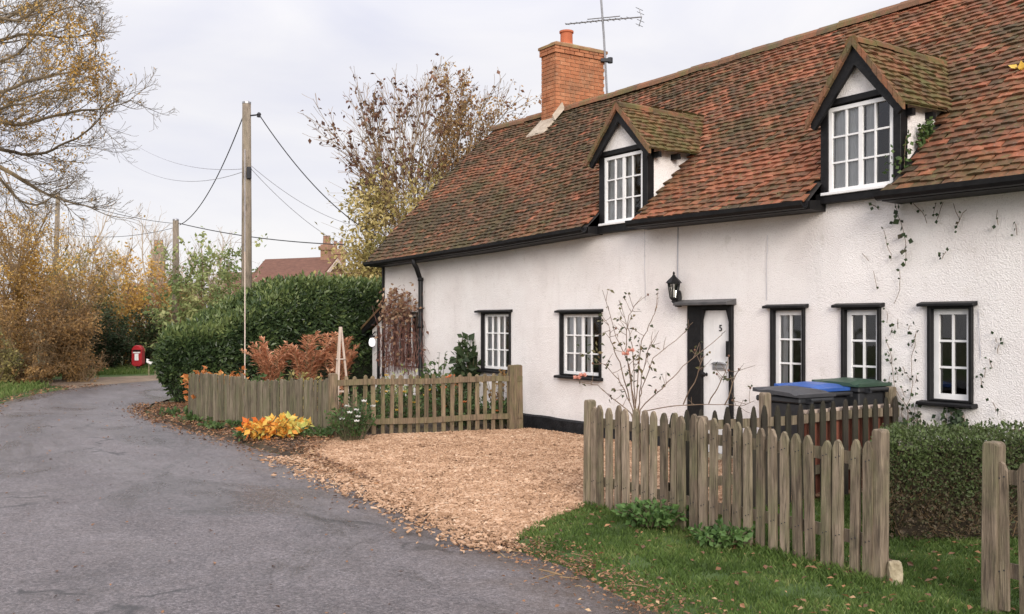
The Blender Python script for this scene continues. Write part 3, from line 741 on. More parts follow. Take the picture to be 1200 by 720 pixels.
def dormer(d):
    x0, x1 = d['x']; wx0, wx1 = d['wx']; wz0, wz1 = d['wz']; ax, az = d['ax'], d['az']; hw, e_z = d['hw'], d['ez']; zb = d['zb']
    slope = (az - e_z) / hw
    fr = MB(); y0, y1 = -.06, .05
    hd = wz1 + .02
    tz = lambda xx: min(hd, az - slope * abs(xx - ax) - .07)
    for pa, pb in ((x0, wx0), (wx1, x1)):
        fr.hexa([(pa, y0, zb), (pb, y0, zb), (pb, y1, zb), (pa, y1, zb), (pa, y0, tz(pa)), (pb, y0, tz(pb)), (pb, y1, tz(pb)), (pa, y1, tz(pa))])
    xh = hd
    hb_ = (az - .08 - hd - .06) / slope
    fr.box(max(x0 - .02, ax - hb_), min(x1 + .02, ax + hb_), y0 - .015, y1, hd, hd + .06)
    fr.box(x0 - .03, x1 + .03, -.10, y1, zb - .10, zb); fr.box(wx0, wx1, y0 + .002, y1, zb, wz0)
    D = fr.build('dormer', m_black, COT, bevel=.004)
    casement(D, wx0, wx1, wz0, wz1, -.05, 4, 3, True, fw=.04, bar=.018, cur='full' if d is DORM[0] else 'full2')
    sl = MB(); sl.box(wx0 - .05, wx1 + .03, -.12, -.05, wz0 - .03, wz0); sl.build('sill', m_white, D, bevel=.004)
    gp = MB(); zz = hd + .06
    hwz = (az - zz) / slope
    gp.face([(ax - hwz, -.05, zz), (ax + hwz, -.05, zz), (ax, -.05, az)]); gp.build('gable_panel', m_render, D)
    bb = MB()
    wv = .15 * math.hypot(1, slope)  # vertical depth of a bargeboard
    for s in (-1, 1):
        ex = ax + s * (hw + .01); ezz = az - slope * (hw + .01)
        bb.prism([(ax, az - .01), (ex, ezz - .01), (ex, ezz - .10), (ex - s * .04, ezz - .13), (ax, az - wv)], lambda p, q, e: (p, e, q), -.135, -.095)
    bb.build('bargeboard', m_black, D)
    vt = MB()
    for s in (-1, 1):
        for i in range(10):
            qa, qb = i / 10 + .004, (i + 1) / 10 - .004; sh = R.uniform(-.008, .008); xa, xb = ax + s * (hw + .055) * qa, ax + s * (hw + .055) * qb; za, zb2 = az - slope * (hw + .055) * qa, az - slope * (hw + .055) * qb
            vt.prism([(xa, za + .03), (xb, zb2 + .03), (xb, zb2 - .055 + sh), (xa, za - .055 + sh)], lambda p, q, e: (p, e, q), -.172, -.136, R.random())
    vt.build('verge_tiles', m_ridge, D)
    ck = MB()
    for x in (x0 + .015, x1 - .015):
        zt = az - slope * (abs(x - ax)) + .0
        ys = [i * .1 for i in range(0, 16)]
        pts_b = []; 
        for y in ys:
            zr = roofz(x, y) - .02
            if zr > zt: break
            pts_b.append((x, y, zr))
        poly = [(x, .0, zt)] + [(x, .0, min(zb, pts_b[0][2]) if pts_b else zb)] + pts_b[1:]
        yl = pts_b[-1][1] + (zt - pts_b[-1][2]) / .98
        poly.append((x, yl, zt))
        ck.face(poly)
    ck.build('cheek', m_render, D)
    for y in (.02, .34):
        rk = MB(); rt_ = az - slope * (hw + .05) - .01; rk.box(x1 - .03, ax + hw + .02, y, y + .05, rt_ - .07, rt_); rk.build('rafter_end', m_black, D)
    yr = lambda z, x: (z - roofz(x, 0)) / .985 + .0
    tl = MB(); w, g = .135, .078
    for s in (-1, 1):
        L_ = math.hypot(hw + .05, slope * (hw + .05)); vd = Vector((-s * (hw + .05), 0, slope * (hw + .05))).normalized()
        nrm = Vector((s * slope, 0, 1)).normalized(); o = Vector((ax + s * (hw + .05), -.165, az - slope * (hw + .05)))
        def keep(a, c, o=o, vd=vd):
            p = o + Vector((0, a, 0)) + vd * c
            return -.30 < p.y < 2.2 and p.z + .06 > roofz(p.x, p.y) and c < L_ + .01
        tiles(tl, (lambda a, c, o=o, vd=vd: o + Vector((0, max(a, 0), 0)) + vd * c), None, None, nrm, 18, int(L_ / g) + 1, w, g, keep, lambda a, c: clamp(.45 + .4 * nz(a * 1.5, c * 1.5, 3 + s) + R.gauss(0, .2)))
        ymax = (az - roofz(ax, 0)) / .985 + .1
        tl.face([o, o + vd * L_, Vector((ax, ymax, az)), Vector((o.x, max(.1, (o.z - roofz(o.x, 0)) / .985 + .05), o.z))], .2)
    tl.build('tiling', m_tilemoss, D)
    rt = MB(); y = -.17; ymax = (az - roofz(ax, 0)) / .985 + .12
    while y < ymax:
        L_ = .28; pr = None; k = 6; t = R.random(); dz = R.uniform(-.008, .008)
        for yy in (y, min(y + L_, ymax + .05)):
            cu = [(ax + .085 * math.cos(a), yy, az - .045 + dz - .03 * sstep(0, ymax, yy) + .085 * math.sin(a)) for a in [math.pi * q / (k - 1) for q in range(k)]]
            if pr:
                for q in range(k - 1): rt.face([pr[q], pr[q + 1], cu[q + 1], cu[q]], t)
            else: rt.face(cu, t)
            pr = cu
        y += L_
    rt.build('ridge_tiles', m_tilemoss, D)
for d in DORM: dormer(d)

def chimney():
    xc = hx(651, 2.35)       # near corner column
    x1 = xc; x0 = xc - .46; y0, y1 = 2.35, 3.50
    zb, zt = 5.0, hz(651, 50, 2.35)
    core = MB(); core.box(x0 + .012, x1 - .012, y0 + .012, y1 - .012, zb, zt - .02)
    C = core.build('chimney', m_mortar, COT)
    br = MB(); z = zb; k = 0; ch = .072
    capz = zt - .24
    while z + ch < zt + .005:
        out = 0.0
        if z > capz: out = .028
        L1 = (y1 - y0 + 2 * out); X0, X1, Y0, Y1 = x0 - out, x1 + out, y0 - out, y1 + out
        def run(n, off, fn):
            s = -off
            while s < n - 1e-3:
                a = max(s, 0); b = min(s + .215, n)
                if b - a > .03: fn(a + .004, b - .004)
                s += .225
        o = .11 if k % 2 else 0
        th = .05 + out; t_ = lambda: clamp(R.gauss(.55, .22))
        for xf, s in ((X1, -1), (X0, 1)):
            run(L1, o, lambda a, b: br.box(min(xf, xf + s * th) + R.uniform(-.002, .002), max(xf, xf + s * th) + R.uniform(-.002, .002), Y0 + a, Y0 + b, z + .005, z + ch - .005, t_()))
        for yf, s in ((Y0, 1), (Y1, -1)):
            run(X1 - X0 - .12, o, lambda a, b: br.box(X0 + .06 + a, X0 + .06 + b, min(yf, yf + s * th) - .001 * (s > 0), max(yf, yf + s * th) + .001 * (s < 0), z + .005, z + ch - .005, t_()))
        z += ch; k += 1
    br.build('brickwork', m_brick, C)
    cp = MB(); kx, ky = 5, 11
    def ct(i, j): return (lerp(x0 - .045, x1 + .045, i / kx), lerp(y0 - .045, y1 + .045, j / ky), zt + .0 + (.055 if 0 < i < kx and 0 < j < ky else 0) + .02 * nz(i * .9, j * .9))
    for i in range(kx):
        for j in range(ky): cp.face([ct(i, j), ct(i + 1, j), ct(i + 1, j + 1), ct(i, j + 1)], R.random())
    for i in range(kx):
        for j in (0, ky):
            a, b = ct(i, j), ct(i + 1, j); cp.face([a, b, (b[0], b[1], zt - .05), (a[0], a[1], zt - .05)])
    for j in range(ky):
        for i in (0, kx):
            a, b = ct(i, j), ct(i, j + 1); cp.face([a, b, (b[0], b[1], zt - .05), (a[0], a[1], zt - .05)])
    cp.build('cap', m_cap, C)
    pt = MB(); xm = (x0 + x1) / 2; ym = y0 + .42
    pt.lathe([(.135, 0), (.13, .05), (.118, .08), (.115, .27), (.135, .275), (.135, .31), (.10, .31), (.10, .1)], (xm, ym, zt + .02), 18)
    pt.build('chimney_pot', m_pot, C, smooth=False)
    fl = MB()
    yb = y0 - .02
    fl.hexa([(x0 - .08, yb - .28, roofz(x0, yb - .28) + .03), (x1 + .05, yb - .28, roofz(x1, yb - .28) + .03), (x1 + .05, yb + .1, roofz(x1, yb) + .05), (x0 - .08, yb + .1, roofz(x0, yb) + .05),
             (x0 - .06, yb - .26, roofz(x0, yb - .26) + .05), (x1 + .03, yb - .26, roofz(x1, yb - .26) + .05), (x1 + .0, yb + .05, roofz(x1, yb) + .13), (x0 - .03, yb + .05, roofz(x0, yb) + .13)])
    fl.hexa([(x1 - .0, yb - .05, roofz(x1, yb) + .02), (x1 + .09, yb - .05, roofz(x1, yb) + .02), (x1 + .09, RY - .1, rz(x1) + .0), (x1 - .0, RY - .1, rz(x1) + .0),
             (x1 + .003, yb - .05, roofz(x1, yb) + .13), (x1 + .03, yb - .05, roofz(x1, yb) + .10), (x1 + .03, RY - .1, rz(x1) + .10), (x1 + .003, RY - .1, rz(x1) + .14)])
    fl.build('flashing', m_lead, C)
    return (x0, x1, y0, y1, zt)
CH = chimney()

def lean_to():
    y0 = .55; u0, u1 = 432.5, 449
    xa = hx(434, y0); zt = hz(449, 340, y0); zl = hz(433, 388, y0)
    w = MB(); w.hexa([(xa + .1, y0, 0), (XL, y0, 0), (XL, 3.4, 0), (xa + .1, 3.4, 0), (xa + .1, y0, zl + .03), (XL, y0, zt - .10), (XL, 3.4, zt - .10), (xa + .1, 3.4, zl + .03)])
    L_ = w.build('lean_to', m_render, COT)
    b = MB(); b.beam((XL, y0 - .12, zt), (xa - .12, y0 - .12, zl), .05, .14, up=(0, 0, 1)); b.build('bargeboard', m_black, L_)
    b = MB(); b.hexa([(xa - .14, y0 - .16, zl + .02), (XL, y0 - .16, zt + .07), (XL, 3.5, zt + .07), (xa - .14, 3.5, zl + .02), (xa - .14, y0 - .16, zl + .07), (XL, y0 - .16, zt + .13), (XL, 3.5, zt + .13), (xa - .14, 3.5, zl + .07)]); b.build('lean_to_roof', m_tilemoss, L_)
    xm = hx(443, y0 - .03)
    p = MB(); p.box(xm - .03, xm + .03, y0 - .04, y0 + .02, 0, 1.5); p.build('post', m_black, L_)
lean_to()

def wall_mesh_thing(): pass
for ua, va, ub, vb in ((756, 266, 757, 352), (900, 276, 899, 352), (1147, 362, 1150, 420)):
    wl = MB(); wl.tube([(lerp(hx(ua), hx(ub), q), -.012 + .004 * math.sin(q * 9), lerp(hz(ua, va), hz(ub, vb), q)) for q in [i / 8 for i in range(9)]], .0028, 4); wl.build('cable', m_cable2, COT)
# lamp on the lean-to, the lantern by the door, the aerial
def porch_lamp():
    c = px(436, 402, Yof(440, .45)); t = thing('porch_lamp', 'small lit white lamp under the sloping black board at the cottage corner', 'lamp', c)
    m = bpy.data.materials.new('lit_globe'); m.use_nodes = True; b = m.node_tree.nodes['Principled BSDF']; b.inputs['Base Color'].default_value = (.9, .9, .9, 1); b.inputs['Emission Color'].default_value = (1, .97, .95, 1); b.inputs['Emission Strength'].default_value = .55
    g = MB(); g.lathe([(.02, -.08), (.055, -.055), (.07, 0), (.06, .05), (.04, .10)], n=14); g.build('globe', m, t, smooth=True)
    a = MB(); a.lathe([(.06, .115), (.06, .15), (.02, .16)], n=10); a.tube([(0, 0, .15), (.04, .1, .22), (.08, .3, .22)], .012, 6); a.build('bracket', m_black, t)
porch_lamp()

def lantern():
    x, z = hx(796, 0), hz(796, 354); t = thing('wall_lantern', 'black six sided lantern on a scrolled bracket left of the front door', 'lantern', H(x, 0, z), HROT)
    y = -.12; lx = .035
    fr = MB()
    for i in range(6):
        a = math.pi / 3 * i; c, s = math.cos(a), math.sin(a)
        fr.tube([(lx + .045 * c, y + .045 * s, .05), (lx + .07 * c, y + .07 * s, .22)], .008, 5)
    fr.lathe([(.02, .01), (.05, .04), (.05, .052)], (lx, y, 0), 6); fr.lathe([(.08, .215), (.08, .23)], (lx, y, 0), 6)
    fr.lathe([(.012, -.02), (.03, .0), (.015, .03)], (lx, y, 0), 8)
    fr.build('frame', m_black, t)
    rf = MB(); rf.lathe([(.10, .225), (.082, .25), (.045, .285), (.025, .305), (.02, .315), (.010, .33), (.015, .345), (.004, .365)], (lx, y, 0), 6); rf.build('lantern_roof', m_black, t)
    g = MB(); g.lathe([(.042, .052), (.067, .216)], (lx, y, 0), 6); g.build('glass', glass('lantern_glass', 1., (.75, .75, .72)), t)
    bu = MB(); bu.lathe([(.015, .055), (.018, .12), (.005, .16)], (lx, y, 0), 8); bu.build('bulb', m_white, t)
    b = MB(); b.lathe([(.045, -.06), (.05, .0), (.045, .10), (.02, .14)], (.0, -.012, 0), 8)
    b.tube([(0, -.01, .02), (.01, -.05, -.02), (.025, -.09, -.035), (lx, y, -.02), (lx, y, .03)], .013, 6)
    b.build('bracket', m_black, t)
    w = MB(); w.tube([(-.01, -.012, .14), (-.012, -.012, .5), (-.01, -.012, ez(x) - z)], .006, 5); w.build('cable', m_cable2, t)
lantern()

def aerial():
    base = H(*[CH[1] + .06, CH[2] + 1.14], 0)
    top = px(704, -6, base.y); c1 = px(707.5, 40, base.y); low = px(711.5, 112, base.y)
    t = thing('television_aerial', 'thin grey television aerial on a slanting mast beside the chimney stack', 'aerial', low)
    o = low
    m = MB(); m.tube([low - o, c1 - o, top - o], .021, 8); m.build('mast', m_metal, t)
    cl = px(709.5, 71, base.y) - o; k = MB(); k.box(cl.x - .09, cl.x + .1, cl.y - .05, cl.y + .05, cl.z - .03, cl.z + .03); k.lathe([(.05, -.05), (.05, .05)], (cl.x + .09, cl.y, cl.z), 8); k.build('clamp', m_cable, t)
    a = px(663, 28.5, base.y + .55) - o; b = px(752, 20, base.y - .55) - o; cc = px(706, 24, base.y) - o
    bm = MB(); bm.tube([a, cc, b], .014, 6); bm.tube([cc + (a - cc) * .4 + Vector((0, 0, .05)), cc + (b - cc) * .45 + Vector((0, 0, .05))], .011, 6)
    bm.build('boom', m_metal, t)
    d = (b - a).normalized(); s = d.cross(Vector((0, 0, 1))).normalized()
    for i in range(12):
        p = a.lerp(b, .02 + i * .075); e = MB(); hl = .07 + .03 * i / 12
        e.tube([p - s * hl, p + s * hl], .006, 5); e.build('element', m_metal, t)
    r = MB()
    for sg in (-1, 1):
        for h in (.07, .15):
            q = b + Vector((0, 0, sg * h)) - d * (h * .35); r.tube([q - s * .12, q + s * .12], .006, 5)
        r.tube([b, b + Vector((0, 0, sg * .17)) - d * .06], .009, 5)
    r.build('reflector', m_metal, t)
aerial()

def roof_leaf():
    x = hx(1190, .9); y = .9; z = roofz(x, y) + .05; c = H(x, y, z); t = thing('leaf_sprig', 'small sprig of bright yellow leaves lying on the roof tiles at the right edge', 'leaf sprig', c); rng = random.Random(2); lf = MB(); st = MB()
    st.tube([(-.12, 0, -.03), (0, 0, 0), (.12, .02, .05), (.25, .05, .07)], .004, 4); st.build('stem', m_twig, t)
    for k in range(9): lf.leaf(Vector((rng.uniform(-.06, .14), rng.uniform(-.03, .03), rng.uniform(-.01, .05))), rdir(rng), Vector((rng.gauss(0, .5), -1, .6)).normalized(), .11, .075, .5 + .5 * rng.random())
    lf.build('leaves', m_petaly, t)


# ------------------------------------------------------------------ fences
def picket_mesh(w, th, h, pt=.05, lean=0., tint=.5, z0=0.):
    """a pointed pale, centred on x, standing on z0"""
    mb = MB(); e = w / 2; b = .012
    top = h
    pr = [(-e, z0), (e, z0), (e, top - pt), (e * .45, top - pt * .22), (0, top), (-e * .45, top - pt * .22), (-e, top - pt)]
    mb.prism(pr, lambda p, q, d: (p + lean * (q - z0) + .004 * math.sin(q * 7 + tint * 20), d, q), -th / 2, th / 2, tint)
    return mb

def fence(name, label, a, b, n, h, w, th, mat, railz, posts, cat='fence', group=None, pt=.05, side=-1, z0=.06, railm=None, ph=.06, postw=.078, tops=None, jit=.012, leanj=.02, skip=()):
    a = Vector((*a, 0)); b = Vector((*b, 0)); d = b - a; L_ = d.length; ang = math.atan2(d.y, d.x)
    t = thing(name, label, cat, (a.x, a.y, 0), ang, group)
    for i in range(n):
        if i in skip: continue
        x = L_ * (i + .5) / n + R.uniform(-jit, jit) * .6
        hh = h + R.uniform(-jit, jit) + (tops(x / L_) if tops else 0)
        mb = picket_mesh(w * R.uniform(.92, 1.08), th, hh, pt, R.uniform(-leanj, leanj), clamp(R.gauss(.47, .3)), z0 + R.uniform(-.02, .02))
        if ph > .05 and mat is m_picket:
            for z in railz:
                for dx in (-.012, .014): mb.box(dx - .0035, dx + .0035, -th / 2 - .0025, -th / 2 + .001, z - .0035 + dx * .4, z + .0035 + dx * .4, 0, 1)
            o = mb.build('picket', [mat, m_cable], t)
        else: o = mb.build('picket', mat, t, bevel=.003)
        o.location = (x, side * (th / 2 + .003) + R.uniform(-.003, .003), 0)
    for z in railz:
        k = 6; mb = MB(); rw = .035
        for i in range(k):
            x0, x1 = L_ * i / k, L_ * (i + 1) / k; za, zb = z + .008 * math.sin(i * 1.7), z + .008 * math.sin((i + 1) * 1.7)
            mb.hexa([(x0, -side * .002, za - .04), (x1, -side * .002, zb - .04), (x1, -side * rw, zb - .04), (x0, -side * rw, za - .04), (x0, -side * .002, za + .04), (x1, -side * .002, zb + .04), (x1, -side * rw, zb + .035), (x0, -side * rw, za + .035)] if side < 0 else
                    [(x0, -rw, za - .04), (x1, -rw, zb - .04), (x1, -.002, zb - .04), (x0, -.002, za - .04), (x0, -rw, za + .04), (x1, -rw, zb + .04), (x1, -.002, zb + .035), (x0, -.002, za + .035)], .4)
        mb.build('rail', railm or mat, t)
    for (x, hh, oy) in posts:
        mb = MB(); q = postw / 2
        mb.prism([(-q, -.1), (q, -.1), (q, hh - .015), (q * .6, hh), (-q * .7, hh), (-q, hh - .02)], lambda p, z, e: (p, e, z), -q, q, clamp(R.gauss(.45, .2)))
        o = mb.build('post', railm or mat, t, bevel=.006); o.location = (x, oy, 0); o.rotation_euler = (0, R.uniform(-.015, .015), 0)
    return t

LF = (fb - fa).length
fence('picket_fence', 'weathered pointed picket fence on the grass verge in front of the wheelie bins', fa.xy, fb.xy, 26, .90, .066, .026, m_picket, (.27, .76),
      [(-.02, .945, .0), (LF * .43, .90, .10), (LF - .01, .955, .02)], side=-1, pt=.055, z0=.035, tops=lambda t: .02 * math.sin(t * 5) - .015 * t, leanj=.03, jit=.018)
gp = H(hx(1163, -3.12), -3.12)
ge = gp + (fb - fa).normalized() * 1.7
fence('picket_fence', 'short picket fence run at the right edge with a thick square gatepost', gp.xy, ge.xy, 13, .86, .072, .022, m_picket, (.27, .77), [(-.0, .955, .0), (1.7, .94, .0)], side=-1, pt=.05, z0=.05, postw=.088)
fence('picket_fence', 'dark stained picket fence running to the cottage wall beside the wheelie bins', H(INX, -3.0).xy, H(INX, -.05).xy, 20, .90, .065, .02, m_picketdark, (.30, .76),
      [(1.21, 1.0, .07), (2.92, .99, .07)], side=-1, pt=.09, z0=.05, railm=m_picket, leanj=.01)
fence('picket_fence', 'brown picket fence between woodchip drive and flower bed, ending at the white wall', CORN, GEND, 22, .875, .058, .02, m_picket2, (.25, .79),
      [(.0, .92, .0), (2.62, .985, -.02), (2.75, .985, .03)], side=1, pt=.025, z0=.06, jit=.015, leanj=.03, postw=.11)
fence('board_fence', 'greenish close boarded fence beside the road bend below the tall laurel hedge', SOL0, CORN, 46, .795, .066, .018, m_board, (.2, .62), [(0.05, .74, .02), (1.45, .8, -.03), (3.55, .85, .0)],
      side=-1, pt=.015, z0=.04, jit=.02, leanj=.03, skip=(17, 18), tops=lambda t: .05 * math.sin(t * 9) * .6 + (.07 if .36 < t < .44 else 0))

s = MB(); 
bm = bmesh.new(); bmesh.ops.create_icosphere(bm, subdivisions=3, radius=1)
for v in bm.verts:
    c = v.co.copy(); mx = max(abs(c.x), abs(c.y), abs(c.z)); c = c.lerp(c / mx, .65) * (1 + .12 * nz(c.x * 1.5, c.y * 1.5, c.z * 1.5))
    v.co = (c.x * .045, c.y * .045, c.z * .11)
for f in bm.faces: s.face([v.co.copy() for v in f.verts])
bm.free()
o = s.build('stone', m_stone, smooth=False); o.location = (fb.x + .085, fb.y - .02, .06)
tag(o, 'small pale concrete stub standing at the foot of the front fence end post', 'stone')

# ------------------------------------------------------------------ wheelie bins
def bin_(label, x, y, rz_, lidm, open_=0., H0=.92):
    t = thing('wheelie_bin', label, 'bin', H(x, y, .05), HROT + rz_, 'wheelie bins by the cottage wall')
    b = MB(); w0, w1, d0, d1 = .17, .205, .17, .235
    b.hexa([(-w0, -d0, .04), (w0, -d0, .04), (w0, d0 + .05, .10), (-w0, d0 + .05, .10), (-w1, -d1, H0 - .05), (w1, -d1, H0 - .05), (w1, d1, H0 - .05), (-w1, d1, H0 - .05)])
    b.box(-w1 - .025, w1 + .025, -d1 - .03, d1 + .02, H0 - .05, H0)
    b.box(-.13, .13, -d1 + .04, -d1 + .07, .5, .62)
    b.build('body', m_plastic, t, bevel=.012)
    l = MB(); n = 8
    prof = [(-d1 - .05, .0), (-d1 - .05, .035), (-d1 + .02, .075), (-.1, .105), (.15, .105), (d1 - .02, .07), (d1 + .03, .03), (d1 + .03, .0)]
    k = len(prof)
    for sx in range(4):
        xa, xb = lerp(-w1 - .04, w1 + .04, sx / 4), lerp(-w1 - .04, w1 + .04, (sx + 1) / 4)
        cz = lambda xx, z: z if z < .04 else z * .6 - .02 * abs(xx / w1) ** 2
        for q in range(k - 1):
            (pa, za), (pb, zb) = prof[q], prof[q + 1]
            l.face([(xa, pa, cz(xa, za)), (xa, pb, cz(xa, zb)), (xb, pb, cz(xb, zb)), (xb, pa, cz(xb, za))][::-1])
    for xx in (-w1 - .04, w1 + .04):
        l.face([(xx, p, (z if z < .04 else z * .6 - .02 * abs(xx / w1) ** 2)) for p, z in prof])
    l.face([(-w1 - .04, -d1 - .05, 0), (w1 + .04, -d1 - .05, 0), (w1 + .04, d1 + .03, 0), (-w1 - .04, d1 + .03, 0)])
    for gx in (-.12, .12): l.box(gx - .03, gx + .03, -d1 - .07, -d1 - .03, .0, .03)
    lo = l.build('lid', lidm, t); 
    lo.location = (0, d1, H0 + .004); 
    for v in lo.data.vertices: v.co.y -= d1
    lo.rotation_euler = (-open_, 0, 0)
    h = MB(); h.tube([(-.15, d1 + .07, H0 - .02), (.15, d1 + .07, H0 - .02)], .016, 8); h.box(-.15, -.12, d1, d1 + .08, H0 - .05, H0 - .01); h.box(.12, .15, d1, d1 + .08, H0 - .05, H0 - .01); h.build('handle', m_plastic, t)
    for sx in (-1, 1):
        w = MB(); w.lathe([(.03, -.025), (.1, -.025), (.1, .025), (.03, .025)], n=18); wo = w.build('wheel', m_cable, t); wo.location = (sx * (w0 + .03), d0 + .07, .1); wo.rotation_euler = (0, rad(90), 0)
bin_('black wheelie bin with a dark lid propped slightly open by its load', 2.27, -1.14, rad(-90), m_binlid, .06, .88)
bin_('black wheelie bin with bright blue lid between the open bin and the green lidded bin', 2.10, -.66, rad(-90), m_blue, .03, .905)
bin_('black wheelie bin with dark green lid closest to the cottage wall', 2.21, -.25, rad(-90), m_green, .02, .94)
p = MB(); p.box(2.49, 2.53, -1.28, -.12, .06, .79); tp = thing('garden_screen', 'red brown panel with pale top edge behind the dark picket fence', 'screen', (P0.x, P0.y, 0), HROT)
p.build('panel', m_terra, tp); p = MB(); p.box(2.475, 2.545, -1.30, -.10, .79, .825); p.build('top_rail', m_paleedge, tp, bevel=.004)

# ------------------------------------------------------------------ poles, wires, post box, notice
def utility_pole(label, u, v, Y, r, lean=0., extra=True):
    top = px(u, v, Y); g = G(top.x, Y); t = thing('utility_pole', label, 'utility pole', (top.x, Y, g))
    m = MB(); hh = top.z - g
    m.tube([(lean * hh, 0, -.3), (lean * hh * .5, 0, hh * .5), (0, 0, hh)], [r * 1.15, r * 1.05, r * .88], 14); m.build('shaft', m_pole, t, smooth=True)
    c = MB(); c.lathe([(r * .93, -.02), (r * .95, .02), (r * .4, .06)], (0, 0, hh), 12); c.build('cap', m_steel, t)
    if extra:
        b = MB(); b.tube([(r * .8, -.02, hh - .28), (r + .18, -.02, hh - .26), (r + .2, -.02, hh - .22)], .018, 6); b.build('bracket', m_cable, t)
        i = MB(); i.lathe([(.02, -.05), (.05, -.04), (.035, -.01), (.055, .01), (.035, .04), (.02, .06)], (r + .17, -.02, hh - .27), 10); i.build('insulator', m_cable, t)
        j = MB(); j.box(r * .5 - .02, r + .02, -.14, -.05, hh - 1.68, hh - 1.42); j.build('junction_box', m_cable, t, bevel=.01)
    return top
PT = utility_pole('tall brown wooden utility pole rising behind the laurel hedge', 289, 121, 21.6, .105)
P2 = utility_pole('short grey utility pole half hidden by the pale green shrub', 206, 258, 30, .10, extra=False)
P3 = utility_pole('leaning dark utility pole among the autumn trees at the left', 68, 226, 34, .085, lean=-.03, extra=False)

def wire(label, pts, r, mat, sag=0., name='overhead_cable', grp=None, n=24):
    a, b = Vector(pts[0]), Vector(pts[1]); mb = MB()
    L_ = [a.lerp(b, i / n) - Vector((0, 0, sag * 4 * (i / n) * (1 - i / n))) - a for i in range(n + 1)]
    mb.tube(L_, r, 5); o = mb.build(name, mat); o.location = a
    tag(o, label, 'cable', grp)
    return o
hangR = PT + Vector((.27, 0, -.25))
chw = px(440, 276, 24.5)
wire('thick black cable sagging from the tall pole down behind the cottage roof', (hangR, px(452, 282, 23.0)), .0125, m_cable, .38)
wire('thick black cable dropping from the tall pole to the shorter pole', (PT + Vector((-.06, 0, -.25)), P2 + Vector((.12, 0, -.15))), .0125, m_cable, .45)
wire('black cable from the short pole passing behind the tall pole towards the roof', (P2 + Vector((.1, -.05, -.1)), px(405, 287, 24)), .0135, m_cable, .12)
wire('thin wire from the short pole to the leaning pole', (P2 + Vector((-.1, 0, -.25)), P3 + Vector((.08, 0, -1.4))), .008, m_cable, .2)
wire('thin wire from the short pole rising to the overhanging tree branches', (P2 + Vector((-.1, 0, -.1)), px(60, 228, 22)), .008, m_cable, .1)
wire('upper of two faint grey wires left of the tall pole', (PT + Vector((-.1, 0, -1.45)), px(110, 128, 33)), .007, m_cable2, .6)
wire('lower of two faint grey wires left of the tall pole', (PT + Vector((-.1, 0, -1.52)), px(100, 140, 33)), .007, m_cable2, .9)
wire('upper of two faint grey wires right of the tall pole', (PT + Vector((.1, 0, -1.38)), px(432, 268, 26)), .006, m_cable2, .25)
wire('lower of two faint grey wires right of the tall pole', (PT + Vector((.1, 0, -1.45)), px(412, 292, 26)), .006, m_cable2, .2)
g0 = px(287, 460, 16.7); g0.z = .05
sw = thing('stay_wire', 'pale stay wire with white guard slanting down from the tall pole past the hedge', 'stay wire', g0)
gt = px(287, 175, 21.5) - g0
w = MB(); w.tube([(0, 0, 0), gt], .007, 5); w.build('wire', m_cable2, sw)
w = MB(); w.tube([gt * .02, gt * .55], .010, 8); w.build('guard', m_paleedge, sw)

def post_box():
    c = px(162, 417, 28); gz = G(c.x, 28) + .07; t = thing('post_box', 'red oval topped post box on a post by the far verge', 'post box', (c.x, 28, gz))
    h = c.z - gz
    b = MB(); hw, hh = .15, .30
    ring = [(-hw, -hh + .06), (-hw + .06, -hh), (hw - .06, -hh), (hw, -hh + .06)] + [(hw * math.cos(a), hh - .165 + .165 * math.sin(a)) for a in [math.pi * q / 8 for q in range(9)]]
    b.prism(ring, lambda p, q, e: (p, e, h + q), -.12, .12); b.build('body', m_red, t, bevel=.015)
    s_ = MB(); s_.box(-.11, .11, -.135, -.123, h + .12, h + .16); s_.build('slot', m_black, t)
    hd = MB(); hd.box(-.13, .13, -.16, -.121, h + .17, h + .19); hd.build('hood', m_red, t)
    p = MB(); p.box(-.055, .055, -.132, -.122, h - .13, h + .06); p.box(-.10, .10, -.131, -.1225, h + .075, h + .11); p.build('notice_plate', m_white, t)
    ps = MB(); ps.tube([(0, 0, -.05), (0, 0, h - hh + .02)], .05, 10); ps.build('post', m_cable, t)
    c = px(177.5, 424, 26.6); gz = G(c.x, 26.6) + .07; t = thing('notice_board', 'small tilted white board on two thin legs beside the post box', 'sign', (c.x, 26.6, gz)); h = c.z - gz
    b = MB(); b.prism([(-.13, .08), (.13, -.03), (.13, -.14), (-.13, -.02)], lambda p, q, e: (p, e, h + q), -.02, .02); b.build('board', m_white, t)
    for sx in (-.08, .09):
        l = MB(); l.tube([(sx, .03, -.05), (sx, .03, h)], .012, 6); l.build('leg', m_stone, t)
post_box()

# ------------------------------------------------------------------ vegetation tools
def rdir(r=R, up=0.):
    while True:
        v = Vector((r.uniform(-1, 1), r.uniform(-1, 1), r.uniform(-1, 1) + up))
        if .05 < v.length < 1.6: return v.normalized()

def limb(p, d, L, n, wander, up, r=R):
    pts = [p.copy()]; d = d.copy(); q = p.copy(); st = L / n
    for i in range(n):
        d = (d + rdir(r) * wander + Vector((0, 0, up))).normalized(); q = q + d * st; pts.append(q.copy())
    return pts

def grow(mb, tips, p, d, L, r, lev, cfg, rng=R):
    n = cfg['seg'][lev]; pts = limb(p, d, L, n, cfg['wander'][lev], cfg['up'][lev], rng)
    last = lev == len(cfg['seg']) - 1
    mb.tube(pts, [lerp(r, max(r * cfg.get('taper', .4), cfg.get('rmin', .003)), i / n) for i in range(n + 1)], 6 if r > .04 else (4 if r > .012 else 3), cap=False, t=rng.random())
    if last: tips.append(pts); return
    sub_twigs(mb, tips, pts, L, r, lev, cfg, rng)
    if cfg.get('mid_leaf'): tips.append(pts[n // 2:])

